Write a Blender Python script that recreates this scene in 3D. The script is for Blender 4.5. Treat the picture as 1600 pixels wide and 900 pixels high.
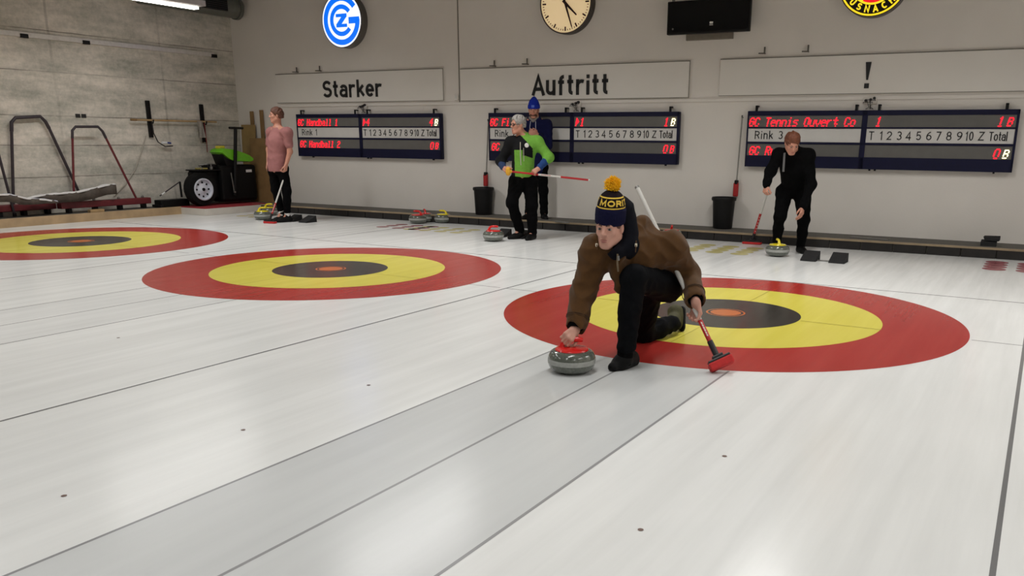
import bpy, bmesh, math, random
import numpy as np
from mathutils import Vector, Matrix, Euler, Quaternion
for o in list(bpy.data.objects):
    bpy.data.objects.remove(o)
SC = bpy.context.scene
COL = SC.collection
PI = math.pi
random.seed(7)
RNG = np.random.RandomState(7)

# ------------------------------------------------------------------ camera
CAM_P = np.array([2.1629, -6.5506, 1.3687])
YAW, PITCH, ROLL, FPX, PPX, PPY = 0.51277, -0.25976, 0.00968, 1302.66, 81.88, 114.75
def cam_axes():
    cy, sy, cp, sp = math.cos(YAW), math.sin(YAW), math.cos(PITCH), math.sin(PITCH)
    f = np.array([-sy*cp, cy*cp, sp]); r = np.array([cy, sy, 0.0]); u = np.cross(r, f)
    cr, sr = math.cos(ROLL), math.sin(ROLL)
    return cr*r+sr*u, -sr*r+cr*u, f
CR, CU, CF = cam_axes()
cam = bpy.data.cameras.new('camera')
cam_o = bpy.data.objects.new('camera', cam); COL.objects.link(cam_o)
m = Matrix.Identity(4)
for i in range(3):
    m[i][0] = CR[i]; m[i][1] = CU[i]; m[i][2] = -CF[i]; m[i][3] = CAM_P[i]
cam_o.matrix_world = m
cam.sensor_width = 36.0; cam.sensor_fit = 'HORIZONTAL'
cam.lens = FPX/1600*36.0
cam.shift_x = -PPX/1600; cam.shift_y = PPY/1600
cam.clip_end = 200
SC.camera = cam_o
def ray(px, py):
    return CR*((px-800-PPX)/FPX)+CU*((450+PPY-py)/FPX)+CF
def bp(px, py, ax, val):
    """point of the world on the plane  axis=val  that shows at photo pixel (px,py)"""
    d = ray(px, py); i = 'xyz'.index(ax)
    return CAM_P+d*((val-CAM_P[i])/d[i])
def zat(x, y, py):
    """height above (x,y) that shows on photo row py"""
    lo, hi = -1.0, 5.0
    for _ in range(50):
        mid = (lo+hi)/2; q = np.array([x, y, mid])-CAM_P
        v = 450+PPY-FPX*(q@CU)/(q@CF)
        if v > py: lo = mid
        else: hi = mid
    return (lo+hi)/2

# ------------------------------------------------------------------ world, lights, exposure
SC.view_settings.view_transform = 'Standard'
SC.view_settings.look = 'None'
SC.view_settings.gamma = 1.0
SC.view_settings.exposure = 0.0
SC.view_settings.use_curve_mapping = False
w = bpy.data.worlds.new('world'); SC.world = w; w.use_nodes = True
w.node_tree.nodes['Background'].inputs[0].default_value = (0.85, 0.93, 1.0, 1)
w.node_tree.nodes['Background'].inputs[1].default_value = 0.02
def area(name, loc, sx, sy, power, color=(1.0, 0.99, 0.97), spread=150):
    l = bpy.data.lights.new(name, 'AREA'); l.shape = 'RECTANGLE'; l.size = sx; l.size_y = sy
    l.energy = power; l.color = color; l.spread = math.radians(spread)
    o = bpy.data.objects.new(name, l); COL.objects.link(o); o.location = loc
    return o
LAMP_Z = 3.78
for i, (lx, pw) in enumerate([(-8.9, 60), (-4.45, 60), (0.0, 60), (4.4, 60)]):
    for ly, k in ((-7.4, 0.68), (-3.2, 0.68), (1.2, 1.38)):
        area('ceiling_lamp_light', (lx, ly, LAMP_Z), 0.32, 2.6, pw*k)

# ------------------------------------------------------------------ materials
MATS = {}
def lin(c):
    return tuple(((v/255)/12.92 if v/255 <= 0.04045 else ((v/255+0.055)/1.055)**2.4) for v in c)
def mat(name, rgb, rough=0.6, metal=0.0, var=0.08, scale=18.0, bump=0.0, bscale=60.0, spec=0.5, emit=None, estr=0.0, coat=0.0, sheen=0.0):
    """procedural material: sRGB colour broken up by noise, optional fine bump"""
    if name in MATS: return MATS[name]
    m = bpy.data.materials.new(name); m.use_nodes = True
    nt = m.node_tree; b = nt.nodes['Principled BSDF']
    c = lin(rgb)
    tc = nt.nodes.new('ShaderNodeTexCoord')
    n = nt.nodes.new('ShaderNodeTexNoise'); n.inputs['Scale'].default_value = scale; n.inputs['Detail'].default_value = 5
    nt.links.new(tc.outputs['Object'], n.inputs['Vector'])
    r = nt.nodes.new('ShaderNodeValToRGB')
    r.color_ramp.elements[0].position = 0.3; r.color_ramp.elements[1].position = 0.7
    r.color_ramp.elements[0].color = (*[max(0, v*(1-var)) for v in c], 1)
    r.color_ramp.elements[1].color = (*[min(1, v*(1+var)) for v in c], 1)
    nt.links.new(n.outputs['Fac'], r.inputs['Fac'])
    nt.links.new(r.outputs['Color'], b.inputs['Base Color'])
    b.inputs['Roughness'].default_value = rough; b.inputs['Metallic'].default_value = metal
    b.inputs['Specular IOR Level'].default_value = spec
    b.inputs['Coat Weight'].default_value = coat
    b.inputs['Sheen Weight'].default_value = sheen
    if emit:
        b.inputs['Emission Color'].default_value = (*lin(emit), 1); b.inputs['Emission Strength'].default_value = estr
    if bump:
        n2 = nt.nodes.new('ShaderNodeTexNoise'); n2.inputs['Scale'].default_value = bscale; n2.inputs['Detail'].default_value = 4
        nt.links.new(tc.outputs['Object'], n2.inputs['Vector'])
        bm_ = nt.nodes.new('ShaderNodeBump'); bm_.inputs['Strength'].default_value = bump; bm_.inputs['Distance'].default_value = 0.01
        nt.links.new(n2.outputs['Fac'], bm_.inputs['Height']); nt.links.new(bm_.outputs['Normal'], b.inputs['Normal'])
    MATS[name] = m
    return m

# ------------------------------------------------------------------ object helpers
def link(o, parent=None):
    COL.objects.link(o)
    if parent is not None: o.parent = parent
    return o
def tag(o, label=None, cat=None, group=None, kind=None):
    if label: o['label'] = label
    if cat: o['category'] = cat
    if group: o['group'] = group
    if kind: o['kind'] = kind
    return o
def thing(name, loc, label, cat, group=None, rot=(0, 0, 0)):
    o = bpy.data.objects.new(name, None); o.empty_display_size = 0.1
    o.location = loc; o.rotation_euler = rot
    link(o); return tag(o, label, cat, group)
def wmat(o):
    m = Matrix.LocRotScale(o.location, o.rotation_euler, o.scale)
    return wmat(o.parent) @ m if o.parent is not None else m
def rawmesh(name, v, f, mats, parent=None, smooth=False, fm=None, world=False):
    """one mesh object; world=True: the vertices are world coordinates"""
    v = np.asarray(v, float).reshape(-1, 3)
    if world and parent is not None:
        M = np.array(wmat(parent).inverted()); v = v @ M[:3, :3].T+M[:3, 3]
    me = bpy.data.meshes.new(name); me.from_pydata(v.tolist(), [], [list(map(int, q)) for q in f])
    if not isinstance(mats, (list, tuple)): mats = [mats]
    for q in mats: me.materials.append(q)
    if fm is not None: me.polygons.foreach_set('material_index', np.asarray(fm, np.int32))
    if smooth: me.polygons.foreach_set('use_smooth', np.ones(len(me.polygons), bool))
    me.update()
    return link(bpy.data.objects.new(name, me), parent)
def dup(root, loc=None, rot=None, label=None, group=None):
    r = root.copy(); COL.objects.link(r)
    if loc is not None: r.location = loc
    if rot is not None: r.rotation_euler = rot
    if label: r['label'] = label
    if group: r['group'] = group
    for ch in list(root.children):
        c = ch.copy(); COL.objects.link(c); c.parent = r
        for g in list(ch.children):
            d = g.copy(); COL.objects.link(d); d.parent = c
    return r

def frame(d):
    d = np.asarray(d, float); d = d/np.linalg.norm(d)
    a = np.array([0, 0, 1.0]) if abs(d[2]) < 0.9 else np.array([1.0, 0, 0])
    x = np.cross(a, d); x /= np.linalg.norm(x); y = np.cross(d, x)
    return x, y, d
class MB:
    """collects shapes into ONE mesh"""
    def __init__(s): s.v = []; s.f = []; s.m = []; s.T = None; s.mi = 0
    def add(s, v, f):
        v = np.asarray(v, float).reshape(-1, 3)
        if s.T is not None: v = v @ s.T[:3, :3].T+s.T[:3, 3]
        n = len(s.v); s.v += v.tolist(); s.f += [[i+n for i in q] for q in f]; s.m += [s.mi]*len(f)
        return s
    def box(s, a, b, bev=0.0):
        a = np.minimum(a, b).astype(float), np.maximum(a, b).astype(float); lo, hi = a
        bev = min(bev, 0.45*float(min(hi-lo)))
        if bev <= 0:
            v = [(x, y, z) for z in (lo[2], hi[2]) for x, y in ((lo[0], lo[1]), (hi[0], lo[1]), (hi[0], hi[1]), (lo[0], hi[1]))]
            return s.add(v, [(3, 2, 1, 0), (4, 5, 6, 7), (0, 1, 5, 4), (1, 2, 6, 5), (2, 3, 7, 6), (3, 0, 4, 7)])
        bm = bmesh.new(); bmesh.ops.create_cube(bm, size=1.0)
        for vv in bm.verts: vv.co = Vector([(lo[i]+hi[i])/2+vv.co[i]*(hi[i]-lo[i]) for i in range(3)])
        bmesh.ops.bevel(bm, geom=list(bm.edges), offset=bev, segments=2, profile=0.5, affect='EDGES')
        bm.verts.index_update()
        s.add([tuple(q.co) for q in bm.verts], [[q.index for q in fc.verts] for fc in bm.faces]); bm.free()
        return s
    def tube(s, pts, r, n=12, cap=True, flat=None):
        pts = [np.asarray(p, float) for p in pts]; N = len(pts)
        rs = [r]*N if np.isscalar(r) else list(r)
        v = []; x0 = None
        for i, p in enumerate(pts):
            d = (pts[min(i+1, N-1)]-pts[max(i-1, 0)])
            if x0 is None: x, y, z = frame(d)
            else:
                z = d/np.linalg.norm(d); x = x0-z*(x0@z); x /= np.linalg.norm(x); y = np.cross(z, x)
            x0 = x
            for k in range(n):
                a = 2*PI*k/n
                v.append(p+rs[i]*(math.cos(a)*x+math.sin(a)*y))
        f = [(i*n+k, i*n+(k+1) % n, (i+1)*n+(k+1) % n, (i+1)*n+k) for i in range(N-1) for k in range(n)]
        if cap: f += [tuple(range(n-1, -1, -1)), tuple((N-1)*n+k for k in range(n))]
        return s.add(v, f)
    def lathe(s, prof, n=32, c=(0, 0, 0), axis=(0, 0, 1), caps=True):
        x, y, z = frame(axis) if tuple(axis) != (0, 0, 1) else (np.array([1.0, 0, 0]), np.array([0, 1.0, 0]), np.array([0, 0, 1.0]))
        c = np.asarray(c, float); v = []
        for r, h in prof:
            for k in range(n):
                a = 2*PI*k/n; v.append(c+z*h+r*(math.cos(a)*x+math.sin(a)*y))
        N = len(prof)
        f = [(i*n+k, i*n+(k+1) % n, (i+1)*n+(k+1) % n, (i+1)*n+k) for i in range(N-1) for k in range(n)]
        if caps: f += [tuple(range(n-1, -1, -1)), tuple((N-1)*n+k for k in range(n))]
        return s.add(v, f)
    def poly(s, pts, d):
        """prism: polygon pts (3d, planar) swept by vector d"""
        pts = [np.asarray(p, float) for p in pts]; d = np.asarray(d, float); n = len(pts)
        v = pts+[p+d for p in pts]
        return s.add(v, [tuple(range(n-1, -1, -1)), tuple(range(n, 2*n))]+[(i, (i+1) % n, (i+1) % n+n, i+n) for i in range(n)])
    def ring(s, c, r0, r1, z, n=128, a0=0, a1=2*PI):
        v = []; full = abs(a1-a0-2*PI) < 1e-6
        for k in range(n if full else n+1):
            a = a0+(a1-a0)*k/n
            v += [(c[0]+r0*math.cos(a), c[1]+r0*math.sin(a), z), (c[0]+r1*math.cos(a), c[1]+r1*math.sin(a), z)]
        N = len(v)//2
        return s.add(v, [(2*k, 2*k+1, 2*((k+1) % N)+1, 2*((k+1) % N)) for k in range(n)])
    def disc(s, c, r, z, n=128):
        return s.add([(c[0]+r*math.cos(2*PI*k/n), c[1]+r*math.sin(2*PI*k/n), z) for k in range(n)], [tuple(range(n))])
    def build(s, name, mats, parent=None, smooth=False, world=False):
        o = rawmesh(name, s.v, s.f, mats, parent, smooth, s.m if isinstance(mats, (list, tuple)) else None, world)
        if smooth == 'auto' or smooth is True:
            me = o.data
            try: me.set_sharp_from_angle(angle=math.radians(38))
            except Exception: pass
        return o
# ------------------------------------------------------------------ lettering drawn as strokes
def _A(cx, cy, rx, ry, a0, a1, n=16):
    return [(cx+rx*math.cos(math.radians(a0+(a1-a0)*k/n)), cy+ry*math.sin(math.radians(a0+(a1-a0)*k/n))) for k in range(n+1)]
GLYPH = {
 'S': (.54, [_A(.27, .745, .235, .24, 25, 270)+_A(.27, .265, .25, .25, 90, -155)[1:]]),
 't': (.34, [[(.15, .95), (.15, .17)]+_A(.29, .17, .14, .155, 180, 275, 8), [(0, .68), (.33, .68)]]),
 'a': (.48, [_A(.24, .49, .19, .2, 160, 0)+[(.43, .0)], [(.43, .41), (.2, .41)]+_A(.21, .215, .185, .2, 90, 270)+[(.3, .02), (.43, .13)]]),
 'r': (.38, [[(.05, 0), (.05, .70)], _A(.28, .44, .23, .25, 180, 62, 10)]),
 'k': (.47, [[(.05, 0), (.05, 1)], [(.42, .70), (.05, .26)], [(.18, .42), (.45, 0)]]),
 'e': (.48, [_A(.24, .36, .21, .34, 0, 318, 24), [(.03, .36), (.45, .36)]]),
 'A': (.62, [[(0.02, 0), (.31, 1), (.6, 0)], [(.12, .28), (.5, .28)]]),
 'u': (.47, [[(.04, .70), (.04, .22)]+_A(.23, .22, .19, .2, 180, 360)+[(.42, .22)], [(.42, 0), (.42, .70)]]),
 'f': (.34, [[(.15, 0), (.15, .8)]+_A(.31, .8, .16, .17, 180, 85, 8), [(0, .66), (.33, .66)]]),
 'i': (.12, [[(.06, 0), (.06, .62)], [(.06, .945), (.06, .955)]]),
 'R': (.58, [[(.05, 0), (.05, 1)], [(.05, .96), (.3, .96)]+_A(.3, .725, .22, .235, 90, -90)+[(.05, .49)], [(.3, .49), (.55, 0)]]),
 'n': (.47, [[(.05, 0), (.05, .70)], _A(.24, .46, .19, .22, 180, 0)+[(.43, 0)]]),
 '1': (.42, [[(.08, .76), (.27, .98), (.27, 0)]]),
 '2': (.54, [_A(.26, .71, .22, .26, 165, -25)+[(.04, .03), (.5, .03)]]),
 '3': (.52, [_A(.25, .74, .2, .23, 150, -90), _A(.25, .265, .22, .24, 90, -152)]),
 '4': (.54, [[(.38, 0), (.38, .97), (.02, .26), (.53, .26)]]),
 '5': (.52, [[(.46, .97), (.12, .97), (.08, .5)]+_A(.25, .32, .22, .29, 125, -150)]),
 '6': (.54, [_A(.27, .3, .22, .27, 0, 360, 24), _A(.5, .33, .45, .63, 98, 182)]),
 '7': (.5, [[(.03, .97), (.48, .97), (.18, 0)]]),
 '8': (.54, [_A(.27, .74, .19, .23, 0, 360, 24), _A(.27, .265, .22, .24, 0, 360, 24)]),
 '9': (.54, [_A(.27, .69, .22, .27, 0, 360, 24), _A(.04, .66, .45, .63, -82, 2)]),
 '0': (.54, [_A(.27, .5, .22, .48, 0, 360, 28)]),
 'T': (.6, [[(0, .965), (.6, .965)], [(.3, .96), (.3, 0)]]),
 'Z': (.58, [[(.05, .965), (.53, .965), (.04, .035), (.56, .035)]]),
 'o': (.5, [_A(.25, .36, .21, .34, 0, 360, 24)]),
 'l': (.12, [[(.06, 0), (.06, 1)]]),
 'M': (.76, [[(.05, 0), (.05, 1), (.38, .18), (.71, 1), (.71, 0)]]),
 'O': (.74, [_A(.37, .5, .32, .47, 0, 360, 32)]),
 'I': (.14, [[(.07, 0), (.07, 1)]]),
 'K': (.58, [[(.05, 0), (.05, 1)], [(.53, 1), (.05, .38)], [(.2, .56), (.56, 0)]]),
 'Ü': (.6, [[(.05, 1), (.05, .3)]+_A(.3, .3, .25, .28, 180, 360)+[(.55, 1)], [(.17, 1.13), (.17, 1.25)], [(.43, 1.13), (.43, 1.25)]]),
 'N': (.62, [[(.05, 0), (.05, 1), (.57, 0), (.57, 1)]]),
 'C': (.62, [_A(.34, .5, .3, .47, 48, 312, 24)]),
 'H': (.62, [[(.05, 0), (.05, 1)], [(.57, 0), (.57, 1)], [(.05, .52), (.57, .52)]]),
 'E': (.5, [[(.48, .965), (.05, .965), (.05, .035), (.48, .035)], [(.05, .52), (.44, .52)]]),
 'L': (.48, [[(.05, 1), (.05, .035), (.46, .035)]]), 'G': (.64, [_A(.34, .5, .3, .47, 48, 330, 24)+[(.6, .42), (.38, .42)]]),
 'b': (.48, [[(.05, 0), (.05, 1)], _A(.25, .36, .2, .34, 0, 360, 24)]),
 ' ': (.28, []), '.': (.12, [[(.06, 0), (.06, .12)]])}
def stroke_text(txt, h, wt, sx=1.0, gap=0.16, depth=0.003):
    """lettering as thick strokes in the local x-z plane, facing -y; h cap height, wt stroke width (share of h)"""
    V, F = [], []; x = 0.0
    for ch in txt:
        wd, strokes = GLYPH[ch]
        for st in strokes:
            p = np.array(st, float)*(1, 1-wt)+(x, wt/2)          # keep the stroke inside the cap height
            p = np.stack([x*1.0+(p[:, 0]-x)*sx, p[:, 1]], 1)
            closed = np.linalg.norm(p[0]-p[-1]) < 1e-6
            if not closed and len(p) > 1:                          # square ends
                for e, q in ((0, 1), (-1, -2)):
                    d = p[e]-p[q]; d /= np.linalg.norm(d)
                    if abs(d[1]) > 0.93: p[e] = p[e]+d*wt/2
            n = len(p); L = []
            for i in range(n):
                if closed: a, c = p[(i-1) % (n-1)], p[(i+1) % (n-1)]
                else: a, c = p[max(i-1, 0)], p[min(i+1, n-1)]
                d1 = p[i]-a; d2 = c-p[i]
                l1, l2 = np.linalg.norm(d1), np.linalg.norm(d2)
                d1 = d1/l1 if l1 > 1e-9 else d2/l2; d2 = d2/l2 if l2 > 1e-9 else d1
                n1 = np.array([-d1[1], d1[0]]); n2 = np.array([-d2[1], d2[0]]); b = n1+n2
                lb = np.linalg.norm(b); b = b/lb if lb > 1e-6 else n1
                k = min(1/max(b @ n1, 0.35), 2.2)
                L.append((p[i]+b*wt/2*k, p[i]-b*wt/2*k))
            base = len(V)
            for a, c in L:
                for q in (a, c):
                    V.append((q[0]*h, -depth, q[1]*h)); V.append((q[0]*h, 0.0, q[1]*h))
            for i in range(n-1):
                o = base+4*i
                F += [(o, o+2, o+6, o+4), (o, o+4, o+5, o+1), (o+2, o+3, o+7, o+6)]
            if not closed:
                o = base; F.append((o, o+1, o+3, o+2)); o = base+4*(n-1); F.append((o, o+2, o+3, o+1))
        x += wd*sx+gap
    return np.array(V), F
def struct(o): o['kind'] = 'structure'; return o

# ================================================================== THE HALL
PHI, WY = 0.02922, 5.6137           # the back wall runs a little askew to the sheets
UX = np.array([math.cos(PHI), math.sin(PHI), 0]); NX = np.array([-math.sin(PHI), math.cos(PHI), 0])
def BW(u, off=0.0, z=0.0):           # u metres along the back wall, off metres in front of it, height z
    return (WY*math.cos(PHI)-off)*NX+u*UX+np.array([0, 0, z])
def bw(px, py, off=0.0):             # photo pixel -> (u, z) on the plane `off` in front of the back wall
    d = ray(px, py); o = BW(0, off); s = ((o-CAM_P) @ NX)/(d @ NX); q = CAM_P+s*d
    return float(q @ UX), float(q[2])
WROT = (0, 0, PHI)
def wthing(name, u, z, label, cat, group=None, off=0.0):
    return thing(name, BW(u, off, z), label, cat, group, WROT)
LWX, WZ, CEIL = -11.97, 0.13, 4.25

def ice_material(name, kind):
    m = bpy.data.materials.new(name); m.use_nodes = True; nt = m.node_tree; N = nt.nodes; L = nt.links
    b = N['Principled BSDF']
    tc = N.new('ShaderNodeTexCoord')
    mp = N.new('ShaderNodeMapping'); mp.inputs['Scale'].default_value = (5.0, 0.28, 1.0)
    L.new(tc.outputs['Object'], mp.inputs['Vector'])
    n1 = N.new('ShaderNodeTexNoise'); n1.inputs['Scale'].default_value = 1.6; n1.inputs['Detail'].default_value = 7; n1.inputs['Roughness'].default_value = 0.62
    L.new(mp.outputs['Vector'], n1.inputs['Vector'])
    n2 = N.new('ShaderNodeTexNoise'); n2.inputs['Scale'].default_value = 0.55; n2.inputs['Detail'].default_value = 3
    L.new(tc.outputs['Object'], n2.inputs['Vector'])
    a, c = kind
    r = N.new('ShaderNodeValToRGB'); r.color_ramp.elements[0].position = 0.30; r.color_ramp.elements[1].position = 0.72
    r.color_ramp.elements[0].color = (*lin(a), 1); r.color_ramp.elements[1].color = (*lin(c), 1)
    mx = N.new('ShaderNodeMath'); mx.operation = 'MULTIPLY_ADD'; mx.inputs[1].default_value = 0.55
    mm = N.new('ShaderNodeMath'); mm.operation = 'MULTIPLY'; mm.inputs[1].default_value = 0.45
    L.new(n2.outputs['Fac'], mm.inputs[0]); L.new(n1.outputs['Fac'], mx.inputs[0]); L.new(mm.outputs[0], mx.inputs[2])
    L.new(mx.outputs[0], r.inputs['Fac']); L.new(r.outputs['Color'], b.inputs['Base Color'])
    rr = N.new('ShaderNodeMapRange'); rr.inputs[1].default_value = 0.3; rr.inputs[2].default_value = 0.7
    rr.inputs[3].default_value = 0.17; rr.inputs[4].default_value = 0.24
    L.new(n1.outputs['Fac'], rr.inputs[0]); L.new(rr.outputs[0], b.inputs['Roughness'])
    b.inputs['IOR'].default_value = 1.31
    # pebble of the ice
    n3 = N.new('ShaderNodeTexNoise'); n3.inputs['Scale'].default_value = 34; n3.inputs['Detail'].default_value = 2
    L.new(tc.outputs['Object'], n3.inputs['Vector'])
    bu = N.new('ShaderNodeBump'); bu.inputs['Strength'].default_value = 0.05; bu.inputs['Distance'].default_value = 0.004
    L.new(n3.outputs['Fac'], bu.inputs['Height']); L.new(bu.outputs['Normal'], b.inputs['Normal'])
    return m
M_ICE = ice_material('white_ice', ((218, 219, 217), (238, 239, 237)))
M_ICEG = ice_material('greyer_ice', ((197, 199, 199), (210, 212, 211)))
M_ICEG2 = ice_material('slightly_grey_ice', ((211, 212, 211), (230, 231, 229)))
M_RED = ice_material('red_ice_paint', ((158, 42, 38), (176, 56, 49)))
M_YEL = ice_material('yellow_ice_paint', ((208, 195, 74), (219, 208, 94)))
M_BLK = ice_material('black_ice_paint', ((46, 44, 41), (68, 65, 60)))
M_ORG = ice_material('orange_ice_paint', ((178, 92, 52), (196, 118, 62)))
M_LINE = ice_material('line_ice_paint', ((134, 134, 136), (164, 164, 164)))
M_LINED = ice_material('dark_line_ice_paint', ((100, 100, 101), (132, 132, 132)))
M_OLIVE = ice_material('olive_line_ice_paint', ((168, 158, 62), (186, 176, 76)))
M_DOTR = ice_material('dark_red_dot_ice_paint', ((150, 80, 88), (176, 110, 116)))
M_DOTY = ice_material('pale_yellow_dot_ice_paint', ((196, 186, 120), (214, 206, 146)))
M_FLAW = ice_material('dark_speck_ice_paint', ((110, 90, 86), (140, 120, 112)))

# floor: the ice
b = MB()
e0, e1 = BW(LWX-0.1, 0.60), BW(5.2, 0.60)
b.add([(LWX-0.1, -9.6, 0), (5.2, -9.6, 0), (e1[0], e1[1], 0), (e0[0], e0[1], 0)], [(0, 1, 2, 3)])
floor = struct(b.build('floor', M_ICE))
# painted under the ice: parts of the floor
Z1, Z2, Z3 = 0.0006, 0.0012, 0.0018
X2, X1 = -4.4265, -8.9534
def strip(name, x0, y0, x1, y1, z, m):
    return MB().add([(x0, y0, z), (x1, y0, z), (x1, y1, z), (x0, y1, z)], [(0, 1, 2, 3)]).build(name, m, floor)
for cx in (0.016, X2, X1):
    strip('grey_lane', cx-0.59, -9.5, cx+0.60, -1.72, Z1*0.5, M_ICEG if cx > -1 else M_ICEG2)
lw = 0.0075
for cx in (0.016, X2, X1):
    strip('lane_line', cx-0.59-lw, -9.5, cx-0.59+lw, -1.735, Z1, M_LINE)
    strip('lane_line', cx+0.60-lw, -9.5, cx+0.60+lw, -1.735, Z1, M_LINE)
    strip('center_line', cx-lw, -9.5, cx+lw, -1.82, Z1, M_LINE)
    for y0, y1 in ((-1.21, -0.602), (0.602, 1.21)): strip('center_line', cx-0.004, y0, cx+0.004, y1, Z3+0.0006, M_OLIVE)
for sx in (-2.171, 2.182, -6.62):
    strip('side_line', sx-0.01, -9.5, sx+0.01, 4.6, Z1, M_LINED if sx > -5 else M_LINE)
strip('back_line', -11.2, 1.83, 5.0, 1.853, Z1*0.8, M_LINED)
for cx in (0.016, X2, X1):
    strip('tee_line', cx+1.83, -0.008, cx+2.19, 0.008, Z1*0.8, M_LINE)
    strip('tee_line', cx-2.19, -0.008, cx-1.83, 0.008, Z1*0.8, M_LINE)
    strip('tee_line', cx+0.602, -0.006, cx+1.21, 0.006, Z3+0.0006, M_OLIVE)
    strip('tee_line', cx-1.21, -0.006, cx-0.602, 0.006, Z3+0.0006, M_OLIVE)
# small specks in the ice
for px, py in ((380, 672), (576, 602), (100, 775), (1132, 713), (1001, 828), (185, 528)):
    q = bp(px, py, 'z', 0)
    MB().disc(q, 0.011, Z3, 14).build('ice_speck', M_FLAW, floor)
# parking dots for the stones
def dots(px, py, nx, ny, dx, dy, m, r=0.10):
    q = bp(px, py, 'z', 0); bb = MB()
    for i in range(nx):
        for j in range(ny): bb.disc((q[0]+i*dx, q[1]+j*dy, 0), r, Z2, 28)
    bb.build('stone_parking_dots', m, floor)
dots(1553, 420.5, 4, 4, 0.34, 0.215, M_DOTR, 0.125)
dots(1078, 391, 3, 4, 0.33, 0.22, M_DOTY, 0.115)
dots(598, 354.5, 3, 3, 0.32, 0.23, M_DOTR)
dots(640, 358, 4, 3, 0.30, 0.23, M_DOTY)
dots(378, 337.5, 2, 2, 0.30, 0.23, M_DOTY)

# the three painted houses
def house(cx, label):
    t = thing('target_rings', (cx, 0, 0), label, 'curling rings', 'target rings painted in the ice')
    MB().ring((0, 0), 1.2, 1.83, Z1, 160).build('red_ring', M_RED, t)
    MB().ring((0, 0), 0.59, 1.219, Z2, 128).build('yellow_ring', M_YEL, t)
    MB().disc((0, 0), 0.602, Z3, 96).build('black_button', M_BLK, t)
    bb = MB(); bb.ring((0, 0), 0.145, 0.16, Z3+0.0006, 64)
    bb.disc((0, 0), 0.125, Z3+0.0006, 48)
    bb.build('orange_emblem', M_ORG, t)
    return t
house(0.0, 'red, yellow and black target rings under the kneeling player, nearest the camera')
house(X2, 'red, yellow and black target rings in the middle, nobody standing on them')
house(X1, 'red, yellow and black target rings at the left edge, farthest from the camera')

# walls and ceiling
M_WALL = mat('white_wall_paint', (221, 216, 209), 0.65, var=0.035, scale=1.3, bump=0.12, bscale=40)
M_CEIL = mat('grey_ceiling_paint', (150, 148, 144), 0.8, var=0.05, scale=2)
def wallbox(name, u0, u1, z0, z1, off0, off1, m, bev=0):
    b = MB()
    P = [BW(u0, off0), BW(u1, off0), BW(u1, off1), BW(u0, off1)]
    b.add([(p[0], p[1], z) for z in (z0, z1) for p in P], [(3, 2, 1, 0), (4, 5, 6, 7), (0, 1, 5, 4), (1, 2, 6, 5), (2, 3, 7, 6), (3, 0, 4, 7)])
    return struct(b.build(name, m))
wallbox('wall_back', -11.95, 5.3, -0.05, CEIL, 0.0, -0.2, M_WALL)
wallbox('trim_1', -10.72, 5.2, 1.925, 1.968, 0.022, 0.0, M_WALL)
wallbox('trim_2', -6.505, -6.485, 1.97, CEIL, 0.006, -0.002, mat('wall_joint_grey', (120, 116, 108), 0.8))
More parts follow.
